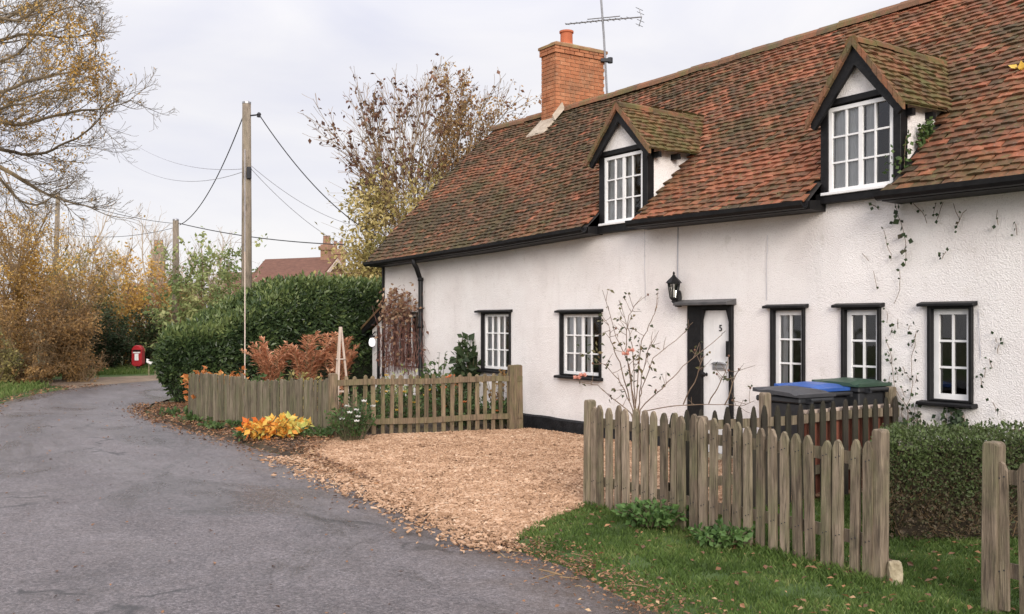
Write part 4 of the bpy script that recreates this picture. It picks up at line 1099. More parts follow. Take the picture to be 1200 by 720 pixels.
def sub_twigs(mb, tips, pts, L, r, lev, cfg, rng=R):
    n = len(pts) - 1; k = cfg['n'][lev]; t0 = cfg.get('t0', .25)
    for c in range(k):
        t = lerp(t0, 1., (c + rng.random()) / k); f = t * n; i = min(int(f), n - 1)
        q = pts[i].lerp(pts[i + 1], f - i); dd = (pts[i + 1] - pts[i]).normalized()
        ax = dd.cross(rdir(rng)); 
        if ax.length < 1e-3: continue
        a = cfg['ang'][lev] * rng.uniform(.6, 1.3)
        nd = (Matrix.Rotation(a, 3, ax.normalized()) @ dd)
        grow(mb, tips, q, nd, L * cfg['ratio'][lev] * rng.uniform(.6, 1.15) * (1.15 - .5 * t), r * cfg['rr'][lev] * (1 - .35 * t), lev + 1, cfg, rng)

def leaves_on(mb, tips, per, L, W, rng=R, droop=.0, tint=None, spread=.03, keep=None):
    for pts in tips:
        for _ in range(per if isinstance(per, int) else (1 if rng.random() < per else 0)):
            f = rng.random() * (len(pts) - 1); i = min(int(f), len(pts) - 2); q = pts[i].lerp(pts[i + 1], f - i) + rdir(rng) * spread
            if keep and not keep(q): continue
            d = rdir(rng); d.z -= droop; d.normalize(); s = rng.uniform(.6, 1.2)
            mb.leaf(q, d, rdir(rng, .5), L * s, W * s, tint(q) if tint else rng.random())

def bush(name, label, cat, base, w, h, leafm, stemm, nl, L, W, dep=None, group=None, shape=1., tintf=None, stems=14, ntwig=40, low=.05, seed=1, clump=.55, openness=.0):
    """a many-stemmed shrub: a stem mesh fanning out and small leaves gathered in clumps round its twigs"""
    rng = random.Random(seed); dep = dep or w * .8
    t = thing(name, label, cat, base, 0, group)
    st = MB(); lf = MB(); tips = []
    for i in range(stems):
        a = rng.uniform(0, 6.283); rr = math.sqrt(rng.random()); hh = h * rng.uniform(.6, 1.0) * (1 - .35 * rr * rr)
        top = Vector((math.cos(a) * rr * w / 2, math.sin(a) * rr * dep / 2, hh)); b0 = Vector((top.x * .25, top.y * .25, 0))
        mid = b0.lerp(top, .5) + Vector((rng.uniform(-.1, .1) * w, rng.uniform(-.1, .1) * w, .08 * h))
        pts = []
        for k in range(7):
            u = k / 6; pts.append(b0 * (1 - u) ** 2 + mid * 2 * u * (1 - u) + top * u * u + rdir(rng) * .02 * h)
        r0 = .012 + .008 * h / 2
        st.tube(pts, [lerp(r0, .004, k / 6) for k in range(7)], 4, cap=False)
        for k in range(ntwig):
            f = rng.uniform(low * 6 + .3, 5.99); q = pts[int(f)].lerp(pts[int(f) + 1], f - int(f))
            d = (rdir(rng) + Vector((q.x / (w + .01), q.y / (dep + .01), .35)) * .7).normalized(); l = h * rng.uniform(.08, .22)
            tp = [q, q + d * l * .5 + rdir(rng) * l * .08, q + d * l + Vector((0, 0, .1 * l))]
            st.tube(tp, [.006, .004, .0025], 3, cap=False); tips.append(tp)
    if not openness:
        for k in range(len(tips) // 4):     # skirt of low twigs
            pass
    gap = rng.uniform(0, 50)
    cnt = 0; guard = 0
    while cnt < nl and guard < nl * 4:
        guard += 1
        pts = rng.choice(tips); f = rng.random() ** .7 * 2; i = min(int(f), 1); q = pts[i].lerp(pts[i + 1], f - i) + rdir(rng) * .05 * h * rng.random()
        if nz(q.x * 1.6 / w * 2.5 + gap, q.y * 1.6 / w * 2.5, q.z * 2.4 / h * 1.6) < -clump * .35 + openness: continue
        d = rdir(rng); d.z -= .15; d.normalize(); s = rng.uniform(.6, 1.25)
        tv = clamp((tintf(q) if tintf else .46 + .85 * nz(q.x * 1.1 + gap, q.y * 1.1, q.z * 1.1)) + rng.gauss(0, .17))
        lf.leaf(q, d, rdir(rng, .6), L * s, W * s, tv); cnt += 1
    st.build('stems', stemm, t); lf.build('foliage', leafm, t)
    return t

def clumpplant(name, label, cat, base, w, h, leafm, nl, L, W, stemm=m_stem, group=None, seed=1, tintf=None, flowers=None, up=.4, dep=None):
    """a low leafy plant: stems from one base with leaves on their upper part"""
    rng = random.Random(seed); dep = dep or w; t = thing(name, label, cat, base, 0, group); st = MB(); lf = MB(); ends = []
    for i in range(max(5, nl // 14)):
        a = rng.uniform(0, 6.283); rr = math.sqrt(rng.random()); top = Vector((math.cos(a) * rr * w / 2, math.sin(a) * rr * dep / 2, h * rng.uniform(.45, 1) * (1 - .3 * rr)))
        b0 = Vector((top.x * .35, top.y * .35, 0)); mid = b0.lerp(top, .55) + Vector((0, 0, .12 * h)); pts = [b0 * (1 - u) ** 2 + mid * 2 * u * (1 - u) + top * u * u for u in (0, .25, .5, .75, 1)]
        st.tube(pts, [.008, .007, .006, .004, .003], 4, cap=False); ends.append(top)
        for k in range(14):
            f = rng.uniform(.7, 3.99); q = pts[int(f)].lerp(pts[int(f) + 1], f - int(f)) + rdir(rng) * .02
            d = (rdir(rng) + Vector((top.x, top.y, 0)).normalized() * .5 + Vector((0, 0, up))).normalized(); s = rng.uniform(.6, 1.25)
            tv = clamp((tintf(q) if tintf else .45 + .5 * nz(q.x * 3 + seed, q.y * 3, q.z * 3)) + rng.gauss(0, .18))
            lf.leaf(q, d, rdir(rng, .9), L * s, W * s, tv, .1)
    st.build('stems', stemm, t); lf.build('foliage', leafm, t)
    if flowers:
        fm, n, fr = flowers
        for e in rng.sample(ends, min(n, len(ends))):
            f = MB(); c = e + Vector((0, -.02, .02))
            for k in range(9):
                a = k * 2.4; d = Vector((math.cos(a), math.sin(a), .5 + .06 * k)).normalized(); f.leaf(c, d, Vector((0, 0, 1)), fr, fr * .9, .5, -.2)
            f.build('flower', fm, t)
    return t

roof_leaf()
# ------------------------------------------------------------------ laurel hedge
def laurel():
    path = [Vector((-6.08, 18.6)), Vector((-5.6, 19.3)), Vector((-4.95, 20.15)), Vector((-4.05, 21.35)), Vector((-3.0, 22.5))]
    seg = [0]
    for a, b in zip(path, path[1:]): seg.append(seg[-1] + (b - a).length)
    TL = seg[-1]
    def at(s):
        for i in range(len(path) - 1):
            if s <= seg[i + 1] or i == len(path) - 2:
                t = (s - seg[i]) / (seg[i + 1] - seg[i]); return path[i].lerp(path[i + 1], t), (path[i + 1] - path[i]).normalized()
    def prof(s):
        e = sstep(-.1, .95, s); return lerp(1.30, 2.42, clamp(.5 * sstep(-.5, 2.6, s) + .5 * clamp((s + .1) / 2.5))) , .62 + .28 * e
    def surf(s, a, k=1.):
        """a: 0..1 from the front foot over the top to the rear foot"""
        c, d = at(max(s, 0)); n = Vector((d.y, -d.x)); h, w = prof(s)
        w *= k; h = h * (k if k < 1 else 1)
        th = a * math.pi; ca, sa = math.cos(th), math.sin(th)
        ex = .42
        o = w * math.copysign(abs(ca) ** ex, ca); z = h * abs(sa) ** .38
        bulge = 1 - .28 * (1 - sstep(0, .55, z / h)) 
        p = c + n * o * bulge
        return Vector((p.x, p.y, z))
    def cap(a, b, k=1.):
        """rounded left end: a 0..1 sideways, b 0..1 upwards"""
        c, d = at(0); n = Vector((d.y, -d.x)); h, w = prof(0); w *= k; h *= k
        th = (a - .5) * math.pi; z = h * math.sin(b * math.pi / 2) ** .6; q = math.cos(b * math.pi / 2) ** .35
        und = 1 - .55 * (1 - sstep(0, .7, z / h))
        p = c - d * (math.cos(th) * w * 1.0 * q * und) + n * (math.sin(th) * w * q * und)
        return Vector((p.x, p.y, z))
    t = thing('laurel_hedge', 'tall clipped dark green laurel hedge with rounded end beside the road bend', 'hedge', (path[0].x, path[0].y, 0)); off = (path[0].x, path[0].y, 0)
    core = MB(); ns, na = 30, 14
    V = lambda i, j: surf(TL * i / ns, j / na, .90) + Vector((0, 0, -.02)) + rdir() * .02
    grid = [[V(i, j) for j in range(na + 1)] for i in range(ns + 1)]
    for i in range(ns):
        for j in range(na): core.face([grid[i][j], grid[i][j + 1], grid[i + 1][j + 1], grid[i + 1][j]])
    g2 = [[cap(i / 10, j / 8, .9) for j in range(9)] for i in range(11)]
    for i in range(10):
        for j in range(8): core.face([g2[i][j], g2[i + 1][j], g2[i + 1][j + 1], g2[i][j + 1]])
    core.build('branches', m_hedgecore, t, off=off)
    lf = MB(); eps = .01
    def put(fn, a, b, out, L_):
        p = fn(a, b); pu = fn(a + eps, b) - p; pv = fn(a, min(b + eps, 1)) - p
        n = pu.cross(pv)
        if n.length < 1e-9: n = Vector((0, 0, 1))
        n.normalize()
        c2 = Vector((path[2].x, path[2].y, 1.0)) if out else None
        if (p - Vector((*at(clamp(a, 0, TL) if fn is surf else 0)[0], p.z * .5))).dot(n) < 0: n = -n
        lump = nz(p.x * 2.2, p.y * 2.2, p.z * 2.2)
        p = p + n * (R.uniform(-.09, .045) + .045 * lump)
        d = (rdir() + n * .55 + Vector((0, 0, .15))).normalized()
        nn = (n + rdir() * .8).normalized(); s = R.uniform(.5, 1.3)
        hh = prof(clamp(a, 0, TL) if fn is surf else 0)[0]
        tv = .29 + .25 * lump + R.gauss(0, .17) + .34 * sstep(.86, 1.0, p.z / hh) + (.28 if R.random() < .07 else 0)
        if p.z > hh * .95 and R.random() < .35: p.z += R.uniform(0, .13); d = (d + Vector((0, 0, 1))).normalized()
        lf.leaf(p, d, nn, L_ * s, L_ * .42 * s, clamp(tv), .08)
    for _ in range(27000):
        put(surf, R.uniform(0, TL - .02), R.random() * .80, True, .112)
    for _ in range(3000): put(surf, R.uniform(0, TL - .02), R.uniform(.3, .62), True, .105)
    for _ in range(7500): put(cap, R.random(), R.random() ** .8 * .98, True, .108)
    lf.build('foliage', m_laurel, t, off=off)
laurel()

# ------------------------------------------------------------------ clipped box hedge by the lawn
def box_hedge():
    x0, x1, y0, y1, h = 2.60, 6.2, 7.02, 7.75, .765
    t = thing('box_hedge', 'low clipped hedge, green on top and brown at the base, behind the lawn', 'hedge', (x0, y0, 0)); off = (x0, y0, 0)
    c = MB(); k = 16
    for i in range(k):
        a, b = lerp(x0, x1, i / k), lerp(x0, x1, (i + 1) / k)
        c.hexa([(a, y0 + .14, .02), (b, y0 + .14, .02), (b, y1 - .1, .02), (a, y1 - .1, .02), (a, y0 + .1, h - .09), (b, y0 + .1, h - .09), (b, y1 - .1, h - .09), (a, y1 - .1, h - .09)])
    c.v = [(max(x, x0 + .12 + .55 * (y - y0)), y, z) for x, y, z in c.v]
    c.build('branches', M('box_core', [(.025, .02, .014), (.06, .045, .03)], scale=20, rough=1), t, off=off)
    tw = MB()
    for _ in range(1700):
        p = Vector((R.uniform(x0, x1), y0 + .09 + R.uniform(0, .08), R.uniform(.03, .6))); d = (rdir() + Vector((0, -.5, .7))).normalized(); l = R.uniform(.06, .16)
        tw.tube([p, p + d * l * .5, p + d * l + Vector((0, 0, .02))], [.0035, .003, .0015], 3, cap=False, t=R.random())
    tw.build('twigs', m_twigtan, t, off=off)
    lf = MB()
    for _ in range(34000):
        r = R.random()
        if r < .60:
            z = h * R.random() ** .65; p = Vector((R.uniform(x0, x1), y0, z)); n = Vector((0, -1, .1))
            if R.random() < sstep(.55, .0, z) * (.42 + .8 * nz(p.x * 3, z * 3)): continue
        elif r < .92: p = Vector((R.uniform(x0, x1), R.uniform(y0, y1), h)); n = Vector((0, 0, 1))
        else: p = Vector((x0, R.uniform(y0, y1), h * R.random())); n = Vector((-1, 0, 0))
        if n.x < -.5: p.x = x0 + .55 * (p.y - y0)
        elif p.x < x0 + .55 * (p.y - y0): continue
        lump = nz(p.x * 3, p.y * 3, p.z * 3); 
        ro = min(h - p.z, .12) / .12 if n.z < .5 else 1
        p = p + n * (R.uniform(-.05, .02) + .045 * lump - (1 - ro) * .02) + Vector((0, 0, .02 * nz(p.x * 1.1, 2)))
        if p.z > h - .02 and R.random() < .25: p.z += R.uniform(0, .05)
        d = (rdir() + n * .7 + Vector((0, 0, .5))).normalized(); s = R.uniform(.6, 1.3)
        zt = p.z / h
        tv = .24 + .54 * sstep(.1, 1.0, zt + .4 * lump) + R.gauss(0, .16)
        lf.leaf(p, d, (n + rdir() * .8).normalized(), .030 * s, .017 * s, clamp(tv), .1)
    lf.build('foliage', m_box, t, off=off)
box_hedge()

# ------------------------------------------------------------------ overhanging tree at the left
def left_tree():
    rng = random.Random(5); base = Vector((-11.6, 15.2, 0)); t = thing('tree', 'almost bare tree hanging dark twiggy branches over the lane from the left', 'tree', base)
    tr = MB(); tp = [Vector((-11.6, 15.2, -.1)), Vector((-11.5, 15.2, 2)), Vector((-11.55, 15.3, 4.2)), Vector((-11.3, 15.4, 6.5)), Vector((-11.2, 15.3, 9)), Vector((-10.9, 15.2, 11.5))]
    tr.tube(tp, [.34, .27, .23, .17, .11, .04], 10); tr.build('trunk', m_bark, t, smooth=True, off=base)
    br = MB(); tips = []
    cfg = dict(seg=[8, 6, 5, 4], wander=[.10, .17, .22, .25], up=[.02, .05, .075, .08], n=[0, 7, 5], ang=[.6, .65, .7], ratio=[.5, .55, .6], rr=[.5, .55, .62], t0=.15, taper=.35, rmin=.003)
    limbs = [  # pixel polylines of the main limbs, depth offset
        ([(-60, 168), (10, 196), (60, 222), (105, 236), (150, 246)], 15.2, .050, 26),
        ([(-60, 150), (0, 172), (50, 182), (90, 172), (135, 150), (165, 118)], 15.6, .040, 26),
        ([(-60, 120), (0, 140), (40, 146), (100, 132), (150, 128), (188, 118)], 15.0, .045, 26),
        ([(-60, 95), (0, 110), (60, 92), (110, 84), (150, 62)], 14.6, .040, 26),
        ([(-60, 70), (0, 52), (50, 40), (105, 44), (155, 38)], 15.3, .042, 26),
        ([(-60, 60), (0, 30), (60, 4), (120, -14), (160, -40)], 15.8, .045, 26),
        ([(-60, 20), (0, -20), (60, -70), (110, -140)], 15.2, .05, 18),
        ([(-60, 110), (-10, 80), (40, 62), (90, 15), (130, 8)], 16.4, .040, 26),
        ([(-60, 140), (-20, 150), (30, 120), (80, 108), (120, 104)], 16.6, .038, 26),
        ([(-60, 160), (0, 200), (40, 235), (75, 238), (100, 222)], 16.2, .035, 20),
        ([(-60, 130), (0, 128), (60, 118), (120, 96)], 14.0, .034, 22),
        ([(-60, 10), (-10, 14), (40, 24), (90, -6), (140, 12)], 14.4, .036, 24),
    ]
    for pl, Y, r, k in limbs:
        k = int(k * .72)
        ctrl = [tp[3].lerp(px(*pl[0], Y), .0)] + [px(u - 34 * i / (len(pl) - 1), v, Y + .25 * math.sin(i * 2.1 + Y)) for i, (u, v) in enumerate(pl)]
        ctrl[0] = Vector((-11.5, 15.3, lerp(3.8, 9.5, clamp((190 - pl[0][1]) / 190))))
        pts = []
        for i in range(len(ctrl) - 1):
            a, b, c, d = ctrl[max(i - 1, 0)], ctrl[i], ctrl[i + 1], ctrl[min(i + 2, len(ctrl) - 1)]
            for j in range(4):
                q = j / 4; pts.append(.5 * (2 * b + (c - a) * q + (2 * a - 5 * b + 4 * c - d) * q * q + (3 * b - a - 3 * c + d) * q ** 3) + rdir(rng) * .015)
        pts.append(ctrl[-1]); n = len(pts) - 1
        br.tube(pts, [lerp(r * 1.25, .006, (i / n) ** .8) for i in range(n + 1)], 6, cap=False, t=rng.random())
        c2 = dict(cfg); c2['n'] = [int(k * 1.25), 6, 4]; c2['t0'] = .22
        sub_twigs(br, tips, pts, 2.0, r * .5, 0, c2, rng)
    for k in range(9):      # the side of the crown away from the lane
        a = rng.uniform(1.6, 5.2); d = Vector((math.cos(a), math.sin(a), rng.uniform(.1, .9))).normalized()
        grow(br, tips, tp[2].lerp(tp[4], rng.random()), d, 4.2, .09, 0, dict(cfg, n=[9, 5, 3]), rng)
    br.build('branches', m_twig, t, off=base)
    lf = MB()
    cl = [px(75, 100, 15.2), px(55, 40, 15.3), px(60, 145, 15.8), px(20, 100, 15), px(30, 15, 15), px(85, 75, 14.7), px(25, 150, 16)]
    def keep(q): return any((q - c).length < .75 + .35 * nz(q.x, q.y, q.z) for c in cl) or rng.random() < .03
    leaves_on(lf, tips, 2, .06, .032, rng, .3, lambda q: clamp(.5 + .5 * nz(q.x * 2, q.y * 2, q.z * 2) + rng.gauss(0, .15)), .05, keep)
    lf.build('foliage', m_ochre, t, off=base)
left_tree()

# ------------------------------------------------------------------ autumn hedgerow across the lane
def at(u, Y, dz=0.): 
    X = (u - 600) / F * Y; return (X, Y, G(X, Y) + dz)
HR = 'hedgerow shrubs across the lane'
def hb(label, u, vt, wpx, Y, leafm, stemm, nl, L=.085, seed=1, name='shrub', **k):
    X = (u - 600) / F * Y; h = CZ - (vt - HZ) / F * Y - G(X, Y); w = wpx / F * Y
    return bush(name, label, 'shrub' if name == 'shrub' else 'tree', at(u, Y), w, h, leafm, stemm, nl, L, L * .6, seed=seed, group=HR if name == 'shrub' else None, **k)
hb('tall orange leaved shrub at the left picture edge above the rusty bush', 4, 200, 140, 26.5, m_ochre, m_twigtan, 9000, .09, 21, stems=22, clump=.5)
hb('rusty brown shrub at the left edge just above the grass strip', 36, 305, 135, 24.6, m_rust, m_twigtan, 9500, .07, 22, stems=26, clump=.8)
hb('yellowish green low shrub at the far left above the lane', -8, 385, 70, 23.0, m_olive, m_twig, 3600, .065, 23, stems=14)
hb('orange brown thin shrub between rusty bush and dark evergreen', 82, 308, 66, 25.2, m_rust, m_twigtan, 3600, .06, 24, stems=18, clump=.6)
hb('olive and tan shrub behind the leaning dark pole', 92, 270, 125, 30, m_olive, m_twigtan, 9000, .095, 25, stems=22, clump=.4)
hb('dark green evergreen shrub left of the red post box', 112, 352, 88, 28.4, m_darkgreen, m_twig, 6500, .09, 26, stems=18, clump=.9)
hb('golden ochre shrub above the red post box', 146, 285, 125, 31, m_ochre, m_twigtan, 11000, .10, 27, stems=22, clump=.6, tintf=lambda q: .62 + .3 * nz(q.x, q.y, q.z))
hb('dark ivy covered shrub right behind the red post box', 172, 352, 70, 30.3, m_darkgreen, m_twig, 4800, .09, 28, stems=16, clump=.9)
hb('rust red shrub above the road bend below the far chimney', 202, 305, 84, 33, m_rust, m_twigtan, 5200, .09, 29, stems=14)
hb('dry brown bracken clump at the lane side below the orange brown shrub', 95, 400, 66, 24.9, m_rust, m_twigtan, 2200, .06, 30, stems=22)
hb('brown and green bramble clump beside the grass strip', 28, 420, 105, 23.6, m_rust, m_twigtan, 3600, .06, 33, stems=24)
hb('olive shrub between post box and laurel hedge end', 222, 325, 84, 32, m_olive, m_twig, 4600, .09, 34, stems=14)
hb('tall loose pale green shrub wrapping the short utility pole', 238, 250, 100, 29.3, m_loose, m_twigtan, 3600, .15, 31, stems=15, ntwig=24, clump=.2, name='shrub')
hb('pale green shrub behind the tall utility pole above the hedge', 272, 282, 84, 30, m_loose, m_twigtan, 2200, .13, 32, stems=12, ntwig=20, clump=.2)

hb('tall tangled brown shrub left of the lane, outside the orange one', -130, 260, 150, 22, m_ochre, m_twigtan, 5000, .09, 35, stems=20, clump=.5)
hb('broad rusty shrub beside the lane, nearest the viewer', -270, 290, 180, 18, m_rust, m_twigtan, 5000, .08, 36, stems=22, clump=.6)
hb('dark olive shrub between the broad rusty and the tangled brown ones', -210, 270, 150, 24, m_olive, m_twig, 4500, .09, 37, stems=20, clump=.5)

def bare_tree(label, u, vt, wpx, Y, seed, mat=m_twigpale, tr=.11, leafm=None, nleaf=1, name='tree'):
    rng = random.Random(seed); b = Vector(at(u, Y)); h = CZ - (vt - HZ) / F * Y - b.z; t = thing(name, label, 'tree', b, 0, 'bare trees beyond the lane' if not leafm else None)
    tk = MB(); pts = limb(Vector((0, 0, -.1)), Vector((0, 0, 1)), h * .55, 5, .08, .1, rng); tk.tube(pts, [lerp(tr, tr * .5, i / 5) for i in range(6)], 7, cap=False); tk.build('trunk', mat, t)
    br = MB(); tips = []
    cfg = dict(seg=[5, 5, 4], wander=[.12, .18, .22], up=[.10, .08, .06], n=[8, 6], ang=[.6, .65], ratio=[.5, .5], rr=[.5, .5], t0=.2, taper=.35, rmin=.006)
    for k in range(13):
        a = rng.uniform(0, 6.28); el = rng.uniform(.35, 1.35); d = Vector((math.cos(a) * math.cos(el), math.sin(a) * math.cos(el), math.sin(el)))
        f = rng.uniform(1.5, 4.99); q = pts[int(f)].lerp(pts[int(f) + 1], f - int(f))
        L_ = min(h - q.z, h * .5) * rng.uniform(.75, 1.05); L_ = L_ if el > .8 else min(L_, wpx / F * Y * .55 / max(.3, math.cos(el)))
        grow(br, tips, q, d, L_, tr * .4, 0, cfg, rng)
    br.build('crown', mat, t)
    if leafm:
        lf = MB(); leaves_on(lf, tips, nleaf, .09, .055, rng, .2, None, .06); lf.build('foliage', leafm, t)
bare_tree('pale bare tree right of the leaning dark pole', 92, 228, 95, 42, 41, tr=.12)
bare_tree('pale bare tree left of the far chimney', 140, 262, 80, 46, 42)
bare_tree('wide pale bare tree left of the short utility pole', 178, 250, 95, 50, 43)
bare_tree('pale bare tree behind the loose green shrub', 252, 268, 80, 48, 44)
bare_tree('thin ochre tree at the left edge behind the orange shrub', 30, 205, 110, 32, 45, mat=m_twigtan, leafm=m_ochre, nleaf=2)

# ------------------------------------------------------------------ tree and shrub behind the cottage
def back_tree():
    rng = random.Random(8); base = Vector((-2.5, 24.2, 0)); t = thing('tree', 'thin tree with sparse dark brown leaves rising behind the cottage roof', 'tree', base)
    st = MB(); tips = []; B = px(480, 300, 24.2)
    tk = MB(); tk.tube([(0, 0, -.1), (.02, .0, 1.5), tuple(B - base)], [.16, .13, .10], 8); tk.build('trunk', m_bark, t)
    cfg = dict(seg=[7, 5, 4], wander=[.09, .16, .2], up=[.02, .03, .03], n=[18, 6], ang=[.42, .5], ratio=[.34, .5], rr=[.5, .6], t0=.25, taper=.3, rmin=.0045)
    ends = [(386, 118), (398, 96), (378, 178), (420, 108), (440, 118), (456, 90), (470, 98), (485, 72), (492, 92), (508, 86), (520, 102), (540, 96), (556, 92), (575, 98), (590, 104), (606, 112), (622, 118), (560, 130), (600, 140), (530, 128), (430, 160), (405, 205)]
    for i, (u, v) in enumerate(ends):
        Y = 24.2 + rng.uniform(-1.2, 1.2); e = px(u, v, Y); s = B + Vector((rng.uniform(-.25, .9 if u > 520 else .3), rng.uniform(-.3, .3), rng.uniform(-.4, .3)))
        d = (e - s); L_ = d.length * .88
        grow(st, tips, s, d.normalized(), L_, .022, 0, cfg, rng)
    st.build('branches', m_twigtan, t, off=base)
    lf = MB()
    def dens(q):
        u = 600 + q.x / q.y * F
        return rng.random() < lerp(.55, .34, sstep(450, 560, u)) * (1.3 if nz(q.x * 1.6, q.y, q.z * 1.6) > -.05 else .35)
    leaves_on(lf, tips, 2, .13, .085, rng, .5, lambda q: clamp(rng.gauss(.35, .2) + .35 * sstep(480, 600, 600 + q.x / q.y * F)), .05, dens)
    lf.build('foliage', m_brownleaf, t, off=base)
    lf = MB(); leaves_on(lf, [p for p in tips if 600 + p[0].x / p[0].y * F > 505], 5, .085, .05, rng, .4, None, .08, lambda q: nz(q.x * 1.3, q.y, q.z * 1.3 + 4) > -.2 and rng.random() < .75)
    lf.build('leaves', m_rust, t, off=base)
back_tree()
hb('yellow leaved shrub at the left end of the tiled roof', 468, 190, 150, 23.4, m_yellow, m_twigtan, 22000, .115, 51, stems=34, clump=.6, low=.3, ntwig=70, dep=1.7)
bpy.data.objects[[o.name for o in bpy.data.objects if o.get('label', '').startswith('yellow leaved shrub')][0]]['group'] = 'garden shrubs'

# ------------------------------------------------------------------ far houses
def far_house(label, u, vr, Y, L_, w, rot, chim, name='house'):
    b = at(u, Y); ridge = CZ - (vr - HZ) / F * Y - b[2]; ev = ridge - w * .42
    t = thing(name, label, 'house', b, rot, 'brick houses beyond the hedge')
    m = MB(); m.box(-L_ / 2, L_ / 2, -w / 2, w / 2, 0, ev)
    for x in (-L_ / 2, L_ / 2): m.face([(x, -w / 2, ev), (x, w / 2, ev), (x, 0, ridge - .05)])
    m.build('wall', m_farbrick, t)
    r = MB(); o = .3
    for s in (-1, 1):
        ez_ = ev - o * .84
        r.hexa([(-L_ / 2 - o, s * (w / 2 + o), ez_), (L_ / 2 + o, s * (w / 2 + o), ez_), (L_ / 2 + o, 0, ridge), (-L_ / 2 - o, 0, ridge), (-L_ / 2 - o, s * (w / 2 + o), ez_ + .12), (L_ / 2 + o, s * (w / 2 + o), ez_ + .12), (L_ / 2 + o, 0, ridge + .14), (-L_ / 2 - o, 0, ridge + .14)])
    rf = r.build('roof', m_farroof, t)
    for x in (-L_ / 2 - o - .05, L_ / 2 + o + .05):
        bg = MB(); q = w / 2 + o
        bg.prism([(-q, ev - o * .84), (0, ridge + .02), (q, ev - o * .84), (q, ev - o * .84 - .24), (0, ridge - .24), (-q, ev - o * .84 - .24)], lambda p, z, e: (e, p, z), x - .03, x + .03); bg.build('bargeboard', m_paleedge, rf)
    for (x, wd, hh) in chim:
        c = MB(); c.box(x - wd / 2, x + wd / 2, -wd * .4, wd * .4, ridge - .6, ridge + hh); c.box(x - wd / 2 - .08, x + wd / 2 + .08, -wd * .4 - .08, wd * .4 + .08, ridge + hh - .35, ridge + hh - .1)
        C = c.build('chimney', m_farbrick, rf)
        for k in (-.22, .22):
            p = MB(); p.lathe([(.14, 0), (.11, .5), (.13, .55)], (x + k * wd, 0, ridge + hh), 8); p.build('chimney_pot', m_farbrick, rf)
    for x in (-L_ * .25, L_ * .2):
        wn = MB(); wn.box(x - .5, x + .5, -w / 2 - .06, -w / 2 + .02, ev - 1.3, ev - .2); wn.build('window', m_white, t)
far_house('red roofed brick house end with chimney seen over the laurel hedge', 352, 305, 62, 5.2, 3.4, rad(-28), [(2.1, .6, .9)])
far_house('brick house with tall chimney mostly hidden behind the hedge by the yellow shrub', 412, 322, 66, 4, 3.4, 0, [(-.9, .9, 1.7)])
far_house('low brown roof just above the hedge behind the tall pole', 330, 322, 56, 6, 3.4, 0, [])
far_house('brick house with tall slim chimney among the trees left of the short pole', 190, 336, 62, 4, 3.2, rad(10), [(-.2, .7, 2.4)])

# ------------------------------------------------------------------ garden plants
def fern(label, u, v, Y, w, h, seed):
    rng = random.Random(seed); b = at(u, Y, .05); t = thing('fern', label, 'plant', b, 0, 'dried orange ferns before the hedge'); st = MB(); lf = MB()
    for k in range(19):
        a = rng.uniform(0, 6.28); rr = rng.uniform(.25, 1); hh = h * rng.uniform(.68, 1.0) * (1 - .12 * rr); top = Vector((math.cos(a) * rr * w * .62, math.sin(a) * rr * w * .32, hh)); mid = Vector((top.x * .30, top.y * .3, hh * .88))
        pts = [mid * 2 * q * (1 - q) + top * q * q for q in [i / 8 for i in range(9)]]
        st.tube(pts, [lerp(.008, .002, i / 8) for i in range(9)], 4, cap=False)
        n = 44; base = rng.gauss(.5, .2)
        for i in range(n):
            f = lerp(2.0, 7.99, i / n); q = pts[int(f)].lerp(pts[int(f) + 1], f - int(f)); d = (pts[int(f) + 1] - pts[int(f)]).normalized(); sd = d.cross(Vector((0, 0, 1)))
            sd = (sd if sd.length > .05 else rdir(rng)).normalized() * (1 if i % 2 else -1)
            sd = (sd + rdir(rng) * .45).normalized(); l = .19 * math.sin(math.pi * lerp(.2, .95, i / n)) + .03
            lf.leaf(q, (sd + d * .6 - Vector((0, 0, rng.uniform(-.1, .3)))).normalized(), Vector((rng.gauss(0, .3), rng.gauss(0, .3), 1)).normalized(), l, .032, clamp(base + rng.gauss(0, .18)), .08)
    st.build('stems', m_twigtan, t); lf.build('fronds', m_fern, t)
fern('dried orange fern clump left, before the laurel hedge', 322, 390, 17.0, 1.0, 1.40, 61)
fern('dried orange fern clump in the middle, before the laurel hedge', 358, 385, 17.0, 1.15, 1.47, 62)
fern('dried orange fern clump right, nearest the pale wooden obelisk', 398, 383, 17.2, 1.0, 1.48, 63)
def obelisk():
    b = at(399, 15.2, .03); t = thing('obelisk', 'pale wooden plant obelisk of leaning poles behind the fence corner', 'plant support', b)
    for k in range(3):
        a = k * 2.09 + .4; m = MB(); m.tube([(.17 * math.cos(a), .17 * math.sin(a), 0), (.01 * math.cos(a), .01 * math.sin(a), 1.5)], .018, 6); m.build('leg', m_paleedge, t)
    m = MB()
    for z, r in ((.5, .125), (1., .07)): m.tube([(r * math.cos(a), r * math.sin(a), z) for a in [q * math.pi / 4 for q in range(9)]], .008, 5, cap=False)
    m.build('hoop', m_paleedge, t)
obelisk()
GP = 'garden plants behind the fences'
def cp(label, u, vt, Y, w, leafm, nl, L, W, seed, grp=GP, base=.05, **k):
    X = (u - 600) / F * Y; h = CZ - (vt - HZ) / F * Y - base
    return clumpplant('garden_plant', label, 'plant', (X, Y, base), w, h, leafm, nl, L, W, group=grp, seed=seed, **k)
cp('orange leaved plant topping the left end of the board fence', 243, 420, 15.7, .75, m_orange, 480, .10, .06, 71)
cp('orange leaved plant behind the gap in the board fence', 270, 414, 15.5, .5, m_orange, 360, .10, .06, 72)
cp('green leafy plant behind the middle of the board fence', 318, 422, 15.6, .9, m_garden, 520, .09, .05, 73)
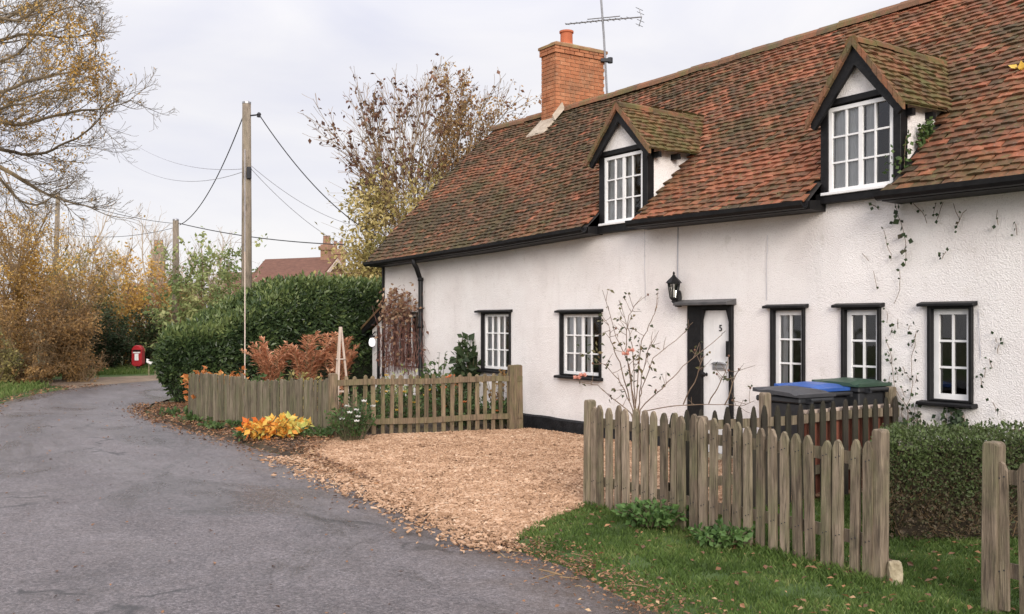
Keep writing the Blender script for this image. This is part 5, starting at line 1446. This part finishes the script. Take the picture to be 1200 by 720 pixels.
cp('mixed olive plant behind the board fence near the ferns', 352, 426, 15.4, .9, m_olive, 460, .08, .045, 74)
cp('rust leaved plant at the foot of the pale obelisk', 386, 425, 15.6, .7, m_fern, 300, .08, .04, 75)
cp('low green plant at the far end of the picket fence by the corner post', 432, 436, 15.6, .8, m_garden, 420, .08, .05, 76)
cp('yellow green plant below the brown trellis', 478, 424, 16.2, 1.0, m_loose, 560, .07, .04, 77, flowers=(m_petaly, 6, .05))
cp('green bushy plant right of the trellis', 512, 403, 16.2, .75, m_garden, 620, .09, .055, 78)
cp('tall dark green leafy plant left of the small cottage window', 546, 376, 15.9, .55, m_darkgreen, 560, .15, .10, 79)
cp('tall plant with coral orange flower spikes left of the dark green one', 530, 418, 15.5, .35, m_garden, 140, .08, .05, 80, flowers=(m_petalo, 9, .07))
cp('rambling plant with dry reddish leaves under the small cottage window', 586, 415, 15.0, .55, m_rust, 150, .07, .04, 81)
cp('yellow flowering plant behind the middle of the picket fence', 470, 446, 14.4, 1.0, m_garden, 520, .07, .04, 82, flowers=(m_petaly, 9, .045))
cp('dark green plant behind the right half of the picket fence', 540, 446, 14.6, 1.1, m_garden, 640, .08, .045, 83, flowers=(m_petalo, 4, .04))
cp('green plant with orange blooms against the wall end of the picket fence', 583, 452, 14.5, .6, m_garden, 360, .08, .045, 84, flowers=(m_petalo, 4, .04))
cp('green plant behind the left half of the picket fence', 428, 452, 13.9, .9, m_garden, 460, .08, .045, 85)
cp('white flowering rose bush at the fence corner by the woodchip drive', 412, 452, 12.8, .8, m_garden, 700, .06, .035, 86, grp=None, flowers=(m_petalw, 9, .045))
cp('orange and yellow hosta clump on the road verge before the board fence', 322, 484, 12.95, .95, m_hosta, 950, .10, .062, 87, grp=None, tintf=lambda q: .36 + .62 * q.x + .25 * nz(q.x * 5, q.y * 5, q.z * 5), up=.25, dep=.6)
for i, (u, v, Y, w) in enumerate([(215, 478, 16.3, .9), (238, 484, 15.2, .8), (268, 492, 14.3, .9), (300, 506, 13.2, .6), (372, 497, 12.9, .5)]):
    cp(['low ivy patch under the hedge end on the road verge', 'low green weeds at the left foot of the board fence', 'low green weeds below the gap in the board fence', 'low green weeds left of the hosta clump', 'low green weeds right of the hosta clump'][i], u, v, Y, w, m_garden, 320, .07, .045, 90 + i, grp='weeds on the road verge', base=.06, up=.15)
cp('lobed green weed clump against the front picket fence, the larger one', 768, 584, 7.35, .62, m_weed, 900, .055, .036, 96, grp='weeds at the front fence', base=.08, up=.1, dep=.35)
cp('lobed green weed clump farther right on the front picket fence', 846, 612, 6.75, .46, m_weed, 460, .05, .034, 97, grp='weeds at the front fence', base=.08, up=.1, dep=.3)

def rose():
    rng = random.Random(4); b = Vector((1.42, 10.75, .03)); t = thing('rose_bush', 'nearly bare rambling rose with a few pink blooms before the white wall', 'rose bush', b); st = MB(); lf = MB(); tips = []
    S = [[(744, 480), (738, 430), (722, 395), (706, 340)], [(745, 480), (742, 420), (738, 390), (725, 352)], [(748, 480), (752, 440), (760, 410), (772, 388)], [(742, 480), (728, 450), (712, 430), (694, 420)],
         [(740, 485), (715, 465), (700, 452), (682, 448)], [(748, 478), (752, 455), (766, 420), (800, 392), (812, 378)], [(750, 480), (776, 455), (800, 430), (846, 392), (850, 388)], [(752, 482), (790, 475), (830, 474), (868, 476), (884, 470)],
         [(830, 474), (846, 446), (852, 430)], [(800, 474), (818, 440), (822, 420)], [(850, 475), (862, 440), (868, 432)], [(745, 478), (752, 400), (764, 375), (770, 360)], [(738, 470), (726, 425), (716, 400), (713, 380)], [(744, 480), (733, 410), (736, 370), (752, 348)]]
    for pl in S:
        Y0 = 10.75 + rng.uniform(-.15, .15); pts = [px(u, v, Y0 - .1 * i + rng.uniform(-.05, .05)) - b for i, (u, v) in enumerate(pl)]
        if pl[0][1] > 477: pts = [Vector((rng.uniform(-.05, .05), rng.uniform(-.05, .05), 0))] + pts
        fine = []
        for a, c in zip(pts, pts[1:]):
            for k in range(4): fine.append(a.lerp(c, k / 4) + rdir(rng) * .008)
        fine.append(pts[-1]); n = len(fine) - 1
        st.tube(fine, [lerp(.0075, .0025, i / n) for i in range(n + 1)], 5, cap=False, t=rng.random())
        for k in range(7):
            f = rng.uniform(n * .35, n - .01); q = fine[int(f)].lerp(fine[int(f) + 1], f - int(f)); tw = limb(q, (rdir(rng) + Vector((0, 0, .6))).normalized(), rng.uniform(.07, .2), 3, .2, .1, rng)
            st.tube(tw, [.004, .003, .003, .002], 3, cap=False); tips.append(tw)
    st.build('stems', m_rosewood, t)
    for tw in tips:
        if rng.random() < .65:
            for _ in range(rng.choice((1, 2, 3))):
                q = tw[-1] + rdir(rng) * .02; d = (rdir(rng) - Vector((0, 0, .3))).normalized(); lf.leaf(q, d, rdir(rng, .5), rng.uniform(.03, .07), .032, clamp(rng.gauss(.4, .3)), .1)
    for u, v, n in ((748, 415, 16), (745, 440, 14), (700, 415, 10), (735, 400, 10), (754, 432, 10), (690, 410, 6)):
        for _ in range(n):
            q = px(u + rng.gauss(0, 8), v + rng.gauss(0, 8), 10.6) - b; lf.leaf(q, rdir(rng), rdir(rng, .5), .065, .036, rng.random(), .1)
    lf.build('foliage', leafmat('rose_leaf', [(.03, .035, .02), (.06, .07, .035), (.12, .11, .05), (.22, .15, .07)]), t)
    for u, v in ((676, 444), (683, 441), (733, 416), (739, 412)):
        f = MB(); c = px(u, v, 10.45) - b
        for k in range(11):
            a = k * 2.4; f.leaf(c, Vector((math.cos(a), math.sin(a), .3 + .1 * k)).normalized(), Vector((0, 0, 1)), .055, .05, .5, -.25)
        f.build('flower', m_petalp, t)
    for tw in rng.sample(tips, 16): hp = MB(); hp.lathe([(.004, -.01), (.012, 0), (.010, .012), (.003, .018)], tw[-1], 6); hp.build('rose_hip', m_brownleaf, t)
rose()

def ivy():
    rng = random.Random(14); t = thing('ivy', 'straggling dark ivy strands clinging to the white wall round the right window', 'ivy', H(0, 0, 0), HROT); st = MB(); lf = MB()
    def strand(pl, dens, L=.045, sp=.02, lean=0):
        pts = [Vector((hx(u), -.025 - .006 * rng.random(), hz(u, v))) for u, v in pl]; fine = []
        for a, c in zip(pts, pts[1:]):
            k = max(2, int((c - a).length / .05))
            for i in range(k): fine.append(a.lerp(c, i / k) + Vector((rng.gauss(0, .006), 0, rng.gauss(0, .006))))
        fine.append(pts[-1]); st.tube(fine, .0032, 4, cap=False)
        for q in fine:
            n = int(dens) + (1 if rng.random() < dens % 1 else 0)
            for _ in range(n):
                p = q + Vector((rng.gauss(0, sp), rng.uniform(-.02, .0), rng.gauss(0, sp))); d = Vector((rng.gauss(0, 1), -.4, rng.gauss(-.3, 1))).normalized(); s = rng.uniform(.6, 1.3)
                lf.leaf(p, d, Vector((rng.gauss(0, .4), -1, rng.gauss(0, .4))).normalized(), L * s, L * .85 * s, clamp(rng.gauss(.4, .25)), .06)
    strand([(1050, 236), (1058, 262), (1064, 285), (1063, 312)], 1.5, .06, .02)
    for pl, dn in (([(1072, 240), (1082, 248), (1088, 262)], .8), ([(1100, 238), (1096, 250)], 1), ([(1108, 238), (1100, 258)], .8), ([(1120, 240), (1128, 256), (1122, 268)], .5), ([(1135, 246), (1124, 264)], .7), ([(1170, 246), (1172, 264)], .8), ([(1038, 272), (1046, 306)], .8), ([(1026, 318), (1030, 340)], .5), ([(1111, 294), (1106, 304)], 1.4), ([(1056, 318), (1057, 340), (1050, 356)], .5), ([(1192, 262), (1194, 276)], .8), ([(1024, 240), (1032, 246)], .8), ([(1012, 296), (1020, 306)], .1)):
        strand(pl, dn, .035, .012)
    for u, v in ((1042, 412), (1048, 420), (1052, 432), (1044, 440), (1060, 430), (1066, 440), (1074, 398), (1077, 388), (1042, 366), (1055, 372), (1070, 380), (1078, 440), (1058, 452), (1070, 456), (1048, 385), (1157, 430), (1153, 442), (1160, 420), (1166, 470), (1168, 396), (1172, 405)):
        strand([(u, v), (u + rng.uniform(-5, 5), v + rng.uniform(5, 14))], .95, .038, .022)
    strand([(1064, 505), (1066, 480), (1072, 450), (1070, 420), (1076, 390)], .35, .04, .03)
    strand([(1080, 500), (1050, 455), (1046, 415), (1040, 395)], .3, .035, .02)
    for k in range(14):
        u = rng.uniform(1072, 1136); strand([(u, 504), (u + rng.uniform(-6, 6), rng.uniform(479, 492))], 2.2, .05, .03)
    for k in range(6):
        u = rng.uniform(1062, 1078); strand([(u, 520), (u + rng.uniform(-4, 4), rng.uniform(470, 500))], 1.5, .045, .03)
    st.build('vines', m_rosewood, t); lf.build('foliage', m_ivy, t)
    # on the dormer
    t2 = thing('ivy', 'green ivy creeping up the right corner of the large dormer', 'ivy', H(0, 0, 0), HROT); st, lf2 = MB(), MB(); d = DORM[1]; xx = d['x'][1] + .03
    for k in range(7):
        y = rng.uniform(-.08, .34); zb = roofz(xx, y) + .02; hh = rng.uniform(.06, .30) * (1 - y * 1.1); pts = limb(Vector((xx, y, zb)), Vector((.0, .08, 1)), max(.08, hh), 5, .12, .05, rng)
        for p in pts: p.x = max(p.x, xx - .005)
        st.tube(pts, .003, 4, cap=False)
        for q in pts:
            for _ in range(4): lf2.leaf(q + rdir(rng) * .03 + Vector((.02, 0, 0)), (rdir(rng) + Vector((.5, -.3, 0))).normalized(), rdir(rng), .05, .042, clamp(rng.gauss(.55, .25)), .06)
    for k in range(26):
        q = Vector((xx + rng.uniform(-.16, .02), -.10 + rng.uniform(-.02, .02), d['zb'] + rng.uniform(-.05, .35))); lf2.leaf(q, (rdir(rng) + Vector((0, -.5, 0))).normalized(), rdir(rng), .05, .042, clamp(rng.gauss(.55, .25)), .06)
    st.build('stems', m_rosewood, t2); lf2.build('foliage', m_garden, t2)
ivy()

def vine():
    rng = random.Random(19); t = thing('climbing_vine', 'reddish bare climbing vine over the brown trellis window and downpipe', 'vine', H(0, 0, 0), HROT); st, lf = MB(), MB()
    for k in range(72):
        u = rng.gauss(480, 14); v0 = rng.uniform(425, 440); u = clamp(u, 458, 504); top = rng.uniform(345, 380) if abs(u - 476) < 22 else rng.uniform(372, 410)
        a = Vector((hx(u), -.06 - rng.uniform(0, .16), hz(u, v0))); b = Vector((hx(u + rng.gauss(0, 4)), -.06 - rng.uniform(0, .2), hz(u, top)))
        pts = [a.lerp(b, i / 6) + Vector((rng.gauss(0, .025), rng.gauss(0, .015), 0)) for i in range(7)]
        st.tube(pts, [.006, .006, .005, .005, .004, .004, .003], 3, cap=False, t=rng.random())
        for i in range(3):
            q = rng.choice(pts[1:]); d = (rdir(rng) - Vector((0, 0, .5))).normalized(); st.tube([q, q + d * .08, q + d * .15 - Vector((0, 0, .04))], .003, 3, cap=False)
    for k in range(620):
        u = rng.gauss(474, 12); v = rng.gauss(358, 11) if rng.random() < .75 else rng.uniform(360, 430)
        if not 454 < u < 506: continue
        v += max(0, 470 - u) * .6
        q = Vector((hx(u), -.08 - rng.uniform(0, .18), hz(u, v))); d = (rdir(rng) - Vector((0, 0, .4))).normalized(); lf.leaf(q, d, rdir(rng), .085, .055, clamp(rng.gauss(.45, .3)), .1)
    st.build('stems', M('vine_red', [(.08, .035, .03), (.16, .075, .06), (.22, .12, .09)], scale=3, rough=.85), t); lf.build('foliage', m_brownleaf if False else leafmat('vine_leaf', [(.10, .05, .035), (.22, .11, .07), (.34, .22, .13), (.46, .36, .25)]), t)
vine()

# ------------------------------------------------------------------ ground cover
def scatter_poly(poly, n, fn, rng=R):
    xs = [p[0] for p in poly]; ys = [p[1] for p in poly]; c = 0
    while c < n:
        x, y = rng.uniform(min(xs), max(xs)), rng.uniform(min(ys), max(ys))
        if inpoly(x, y, poly): fn(x, y); c += 1

def grass():
    rng = random.Random(3); mb = MB()
    def blade(x, y, z, h, w, t):
        a = rng.uniform(0, 6.283); b = rng.uniform(0, 6.283); l = rng.uniform(.15, .8) * h
        dx, dy = math.cos(a) * w / 2, math.sin(a) * w / 2; tx, ty = math.cos(b) * l, math.sin(b) * l; n = len(mb.v)
        mb.v += [(x - dx, y - dy, z), (x + dx, y + dy, z), (x + tx * .35 + dx * .8, y + ty * .35 + dy * .8, z + h * .6), (x + tx, y + ty, z + h)]
        mb.f.append((n, n + 1, n + 2, n + 3)); mb.t.append(t); mb.m.append(0)
    poly = [(0.02, 7.15), (-.02, 6.88), (.42, 6.05), (.86, 5.25), (1.3, 4.5), (4.4, 4.5), (4.4, 6.95), (3.4, 7.8), tuple(H(INX + .5, -.6).xy), tuple(H(INX, -.6).xy), tuple(inner0.xy), (fa.x, fa.y + .1), (.55, 8.2)]
    def put(x, y):
        e = distpoly(x, y, RIGHT); k = .5 + .5 * nz(x * 2.4, y * 2.4, 7); k2 = nz(x * 6, y * 6, 2)
        if rng.random() > sstep(-.05, .5, e + .25 * k2) + .02: return
        if nz(x * 3.1, y * 3.1, 21) > .34 and rng.random() < .75: return
        fd = distpoly(x, y, [fa.xy, fb.xy])
        h = rng.uniform(.018, .05) * (.5 + .9 * k) + .045 * rng.random() * sstep(.22, 0, fd)
        blade(x, y, zverge(x, y) - .003, h, rng.uniform(.004, .008), clamp(.38 + .5 * nz(x * 2.2, y * 2.2, 5) + .3 * nz(x * 7, y * 7, 8) + rng.gauss(0, .2) + (.5 if rng.random() < .04 else 0)))
    scatter_poly(poly, 105000, put, rng)
    o = mb.build('grass', m_grass); tag(o, 'short damp green grass on the verge and lawn by the front fence', 'grass', kind='stuff')
    mb = MB(); poly = [(-17, 17), (-9.8, 16.5), (-10.1, 19), (-10.75, 22), (-11.0, 23.4), (-13.0, 23.8), (-17, 23)]
    def put2(x, y):
        e = distpoly(x, y, LEFT)
        if e > 2.6 + nz(x, y): return
        blade(x, y, .06 + G(x, y), rng.uniform(.08, .2) * (.6 + .5 * sstep(0, 1.2, e)), .018, clamp(.66 + .4 * nz(x, y, 3) + rng.gauss(0, .2)))
    scatter_poly(poly, 16000, put2, rng)
    poly = [(-12.6, 26.2), (-9.4, 27.5), (-7.2, 28.0), (-5, 29), (-6, 30), (-13.5, 29.5)]
    scatter_poly(poly, 9000, lambda x, y: blade(x, y, .07 + G(x, y), rng.uniform(.08, .17), .02, clamp(.62 + .35 * nz(x, y, 3) + rng.gauss(0, .18))), rng)
    o = mb.build('grass', m_grass); tag(o, 'green grass along the far side of the lane below the hedgerow', 'grass', kind='stuff')
grass()

def chips():
    rng = random.Random(6); mb = MB()
    def put(x, y, dz=0.):
        s = rng.choice((.5, .7, .9, 1.0, 1.2, 1.9)); L_, W = .0145 * s, .0065 * s * rng.uniform(.6, 1.4)
        a = rng.uniform(0, 6.283); d = Vector((math.cos(a), math.sin(a), rng.gauss(0, .28))).normalized(); n = Vector((rng.gauss(0, .4), rng.gauss(0, .4), 1)).normalized(); sd = d.cross(n).normalized() * W; c = Vector((x, y, zdrive(x, y) + rng.uniform(.004, .022) + dz)); k = len(mb.v); h = sd.cross(d).normalized() * .004
        q = [c - d * L_ - sd, c + d * L_ - sd * .8, c + d * L_ * .9 + sd, c - d * L_ * .95 + sd]
        mb.v += [tuple(p + h) for p in q] + [tuple(p - h) for p in q]; t = clamp(.47 + .16 * nz(x * 1.1, y * 1.1, 17) + .25 * nz(x * 4, y * 4, 3) + rng.gauss(0, .22))
        for f in ((0, 1, 2, 3), (0, 4, 5, 1), (1, 5, 6, 2), (2, 6, 7, 3), (3, 7, 4, 0)): mb.f.append(tuple(k + i for i in f)); mb.t.append(t); mb.m.append(0)
    scatter_poly(DRIVE, 135000, put, rng)
    for _ in range(3200):   # strays on the tarmac
        t = rng.random(); a, b = Vector((-2.4, 11.5)), Vector((.1, 6.8)); p = a.lerp(b, t) + Vector((-.87, -.49)) * abs(rng.gauss(0, .22)); put(p.x, p.y, .012)
    o = mb.build('wood_chips', m_chip); tag(o, 'pale orange woodchips spread over the drive between the two picket fences', 'woodchips', kind='stuff')
chips()

def litter():
    rng = random.Random(9); mb = MB(); tw = MB()
    def put(x, y, z, s=1.):
        L_ = rng.uniform(.025, .07) * s; a = rng.uniform(0, 6.283); d = Vector((math.cos(a), math.sin(a), rng.gauss(0, .25))).normalized(); mb.leaf(Vector((x, y, z + rng.uniform(.004, .02))), d, Vector((rng.gauss(0, .4), rng.gauss(0, .4), 1)).normalized(), L_, L_ * .6, clamp(rng.gauss(.38, .27)), .12)
    zst = lambda x, y: .05 + .05 * sstep(0, .7, distpoly(x, y, RIGHT))
    scatter_poly(STRIP, 5200, lambda x, y: put(x, y, zst(x, y), .9), rng)
    for _ in range(1400):
        k = rng.randrange(3, 7); a, b = Vector(RIGHT[k]), Vector(RIGHT[k + 1]); p = a.lerp(b, rng.random()); n = Vector((-(b - a).y, (b - a).x)).normalized(); p += n * abs(rng.gauss(0, .22)); put(p.x, p.y, .03)
    for _ in range(1500):
        a, b = Vector((.02, 7.0)), Vector((1.1, 4.8)); p = a.lerp(b, rng.random()); p += Vector((.88, .48)) * rng.gauss(-.02, .17); put(p.x, p.y, .045, .55)
    scatter_poly([(0.1, 7.2), (.5, 6.1), (1.2, 4.8), (4, 4.8), (4, 6.9), (2.4, 6.9), (.66, 8.2)], 420, lambda x, y: put(x, y, zverge(x, y) + .03, .8), rng)
    for _ in range(900):
        x = rng.uniform(-9, 1); y = rng.uniform(5, 19)
        if inpoly(x, y, LEFT + RIGHT[::-1]): put(x, y, .055, .6)
    for _ in range(900):
        k = rng.randrange(3, 7); a, b = Vector(LEFT[k]), Vector(LEFT[k + 1]); p = a.lerp(b, rng.random()) + Vector((-1, 0)) * rng.gauss(.1, .3); put(p.x, p.y, .06, 1.2)
    o = mb.build('fallen_leaves', m_litter); tag(o, 'brown and pale fallen leaves along the edges of the lane and verge', 'fallen leaves', kind='stuff')
    for _ in range(34):
        a, b = Vector((.02, 7.0)), Vector((.75, 5.5)); p = a.lerp(b, rng.random()) + Vector((.88, .48)) * rng.gauss(-.05, .14); an = rng.gauss(2.0, .6); L_ = rng.uniform(.025, .085); d = Vector((math.cos(an), math.sin(an), rng.gauss(0, .06))); c = Vector((p.x, p.y, .058)); tw.tube([c - d * L_, c + rdir(rng) * .012, c + d * L_], rng.uniform(.002, .0045), 4, t=rng.random())
    o = tw.build('fallen_twigs', m_twigtan); tag(o, 'pale broken twigs lying at the corner of the grass verge', 'twigs', kind='stuff')
litter()

# ------------------------------------------------------------------ light, sky, camera
EL, AZ = rad(19), rad(174)          # sun low behind the camera; AZ clockwise from +Y
sd = Vector((math.sin(AZ) * math.cos(EL), math.cos(AZ) * math.cos(EL), math.sin(EL)))
W = bpy.data.worlds.new('World'); SC.world = W; W.use_nodes = True; nt = W.node_tree; N, L = nt.nodes, nt.links
for n in list(N): N.remove(n)
out = N.new('ShaderNodeOutputWorld')
sky = N.new('ShaderNodeTexSky'); sky.sky_type = 'NISHITA'; sky.sun_disc = False; sky.sun_elevation = EL; sky.sun_rotation = AZ
b1 = N.new('ShaderNodeBackground'); b1.inputs[1].default_value = .06; L.new(sky.outputs[0], b1.inputs[0])
tc = N.new('ShaderNodeTexCoord'); sp = N.new('ShaderNodeSeparateXYZ'); L.new(tc.outputs['Generated'], sp.inputs[0])
mz = N.new('ShaderNodeMapRange'); mz.interpolation_type = 'SMOOTHSTEP'; mz.inputs[1].default_value = .22; mz.inputs[2].default_value = .9; mz.inputs[3].default_value = .75; mz.inputs[4].default_value = 1.95; L.new(sp.outputs['Z'], mz.inputs[0])
mp = N.new('ShaderNodeMapping'); mp.inputs['Scale'].default_value = (1.0, 1.0, 3.2); L.new(tc.outputs['Generated'], mp.inputs[0])
no = N.new('ShaderNodeTexNoise'); no.inputs['Scale'].default_value = 2.6; no.inputs['Detail'].default_value = 7; no.inputs['Distortion'].default_value = .5; L.new(mp.outputs[0], no.inputs['Vector'])
cr = N.new('ShaderNodeValToRGB'); e = cr.color_ramp.elements; e[0].position = .32; e[0].color = (.74, .745, .855, 1); e[1].position = .64; e[1].color = (.94, .92, .935, 1); L.new(no.outputs['Fac'], cr.inputs[0])
b2 = N.new('ShaderNodeBackground'); L.new(cr.outputs[0], b2.inputs[0]); L.new(mz.outputs[0], b2.inputs[1])
mx = N.new('ShaderNodeMixShader'); mx.inputs[0].default_value = .92; L.new(b1.outputs[0], mx.inputs[1]); L.new(b2.outputs[0], mx.inputs[2]); L.new(mx.outputs[0], out.inputs[0])

sl = bpy.data.lights.new('sun', 'SUN'); sl.energy = 2.3; sl.angle = rad(24); sl.color = (1, .93, .85)
so = bpy.data.objects.new('sun', sl); COL.objects.link(so); so.rotation_euler = sd.to_track_quat('Z', 'Y').to_euler()

cam = bpy.data.cameras.new('camera'); co = bpy.data.objects.new('camera', cam); COL.objects.link(co)
co.location = (0, 0, CZ); co.rotation_euler = (rad(90), 0, 0)
cam.sensor_width = 36; cam.lens = 36 * F / 1200; cam.shift_y = (HZ - 360) / 1200; cam.clip_end = 1500; cam.clip_start = .1
SC.camera = co
SC.view_settings.view_transform = 'Standard'; SC.view_settings.look = 'None'; SC.view_settings.exposure = 0.50; SC.view_settings.gamma = 1
SC.cycles.max_bounces = 8; SC.cycles.transparent_max_bounces = 24; SC.cycles.use_denoising = True
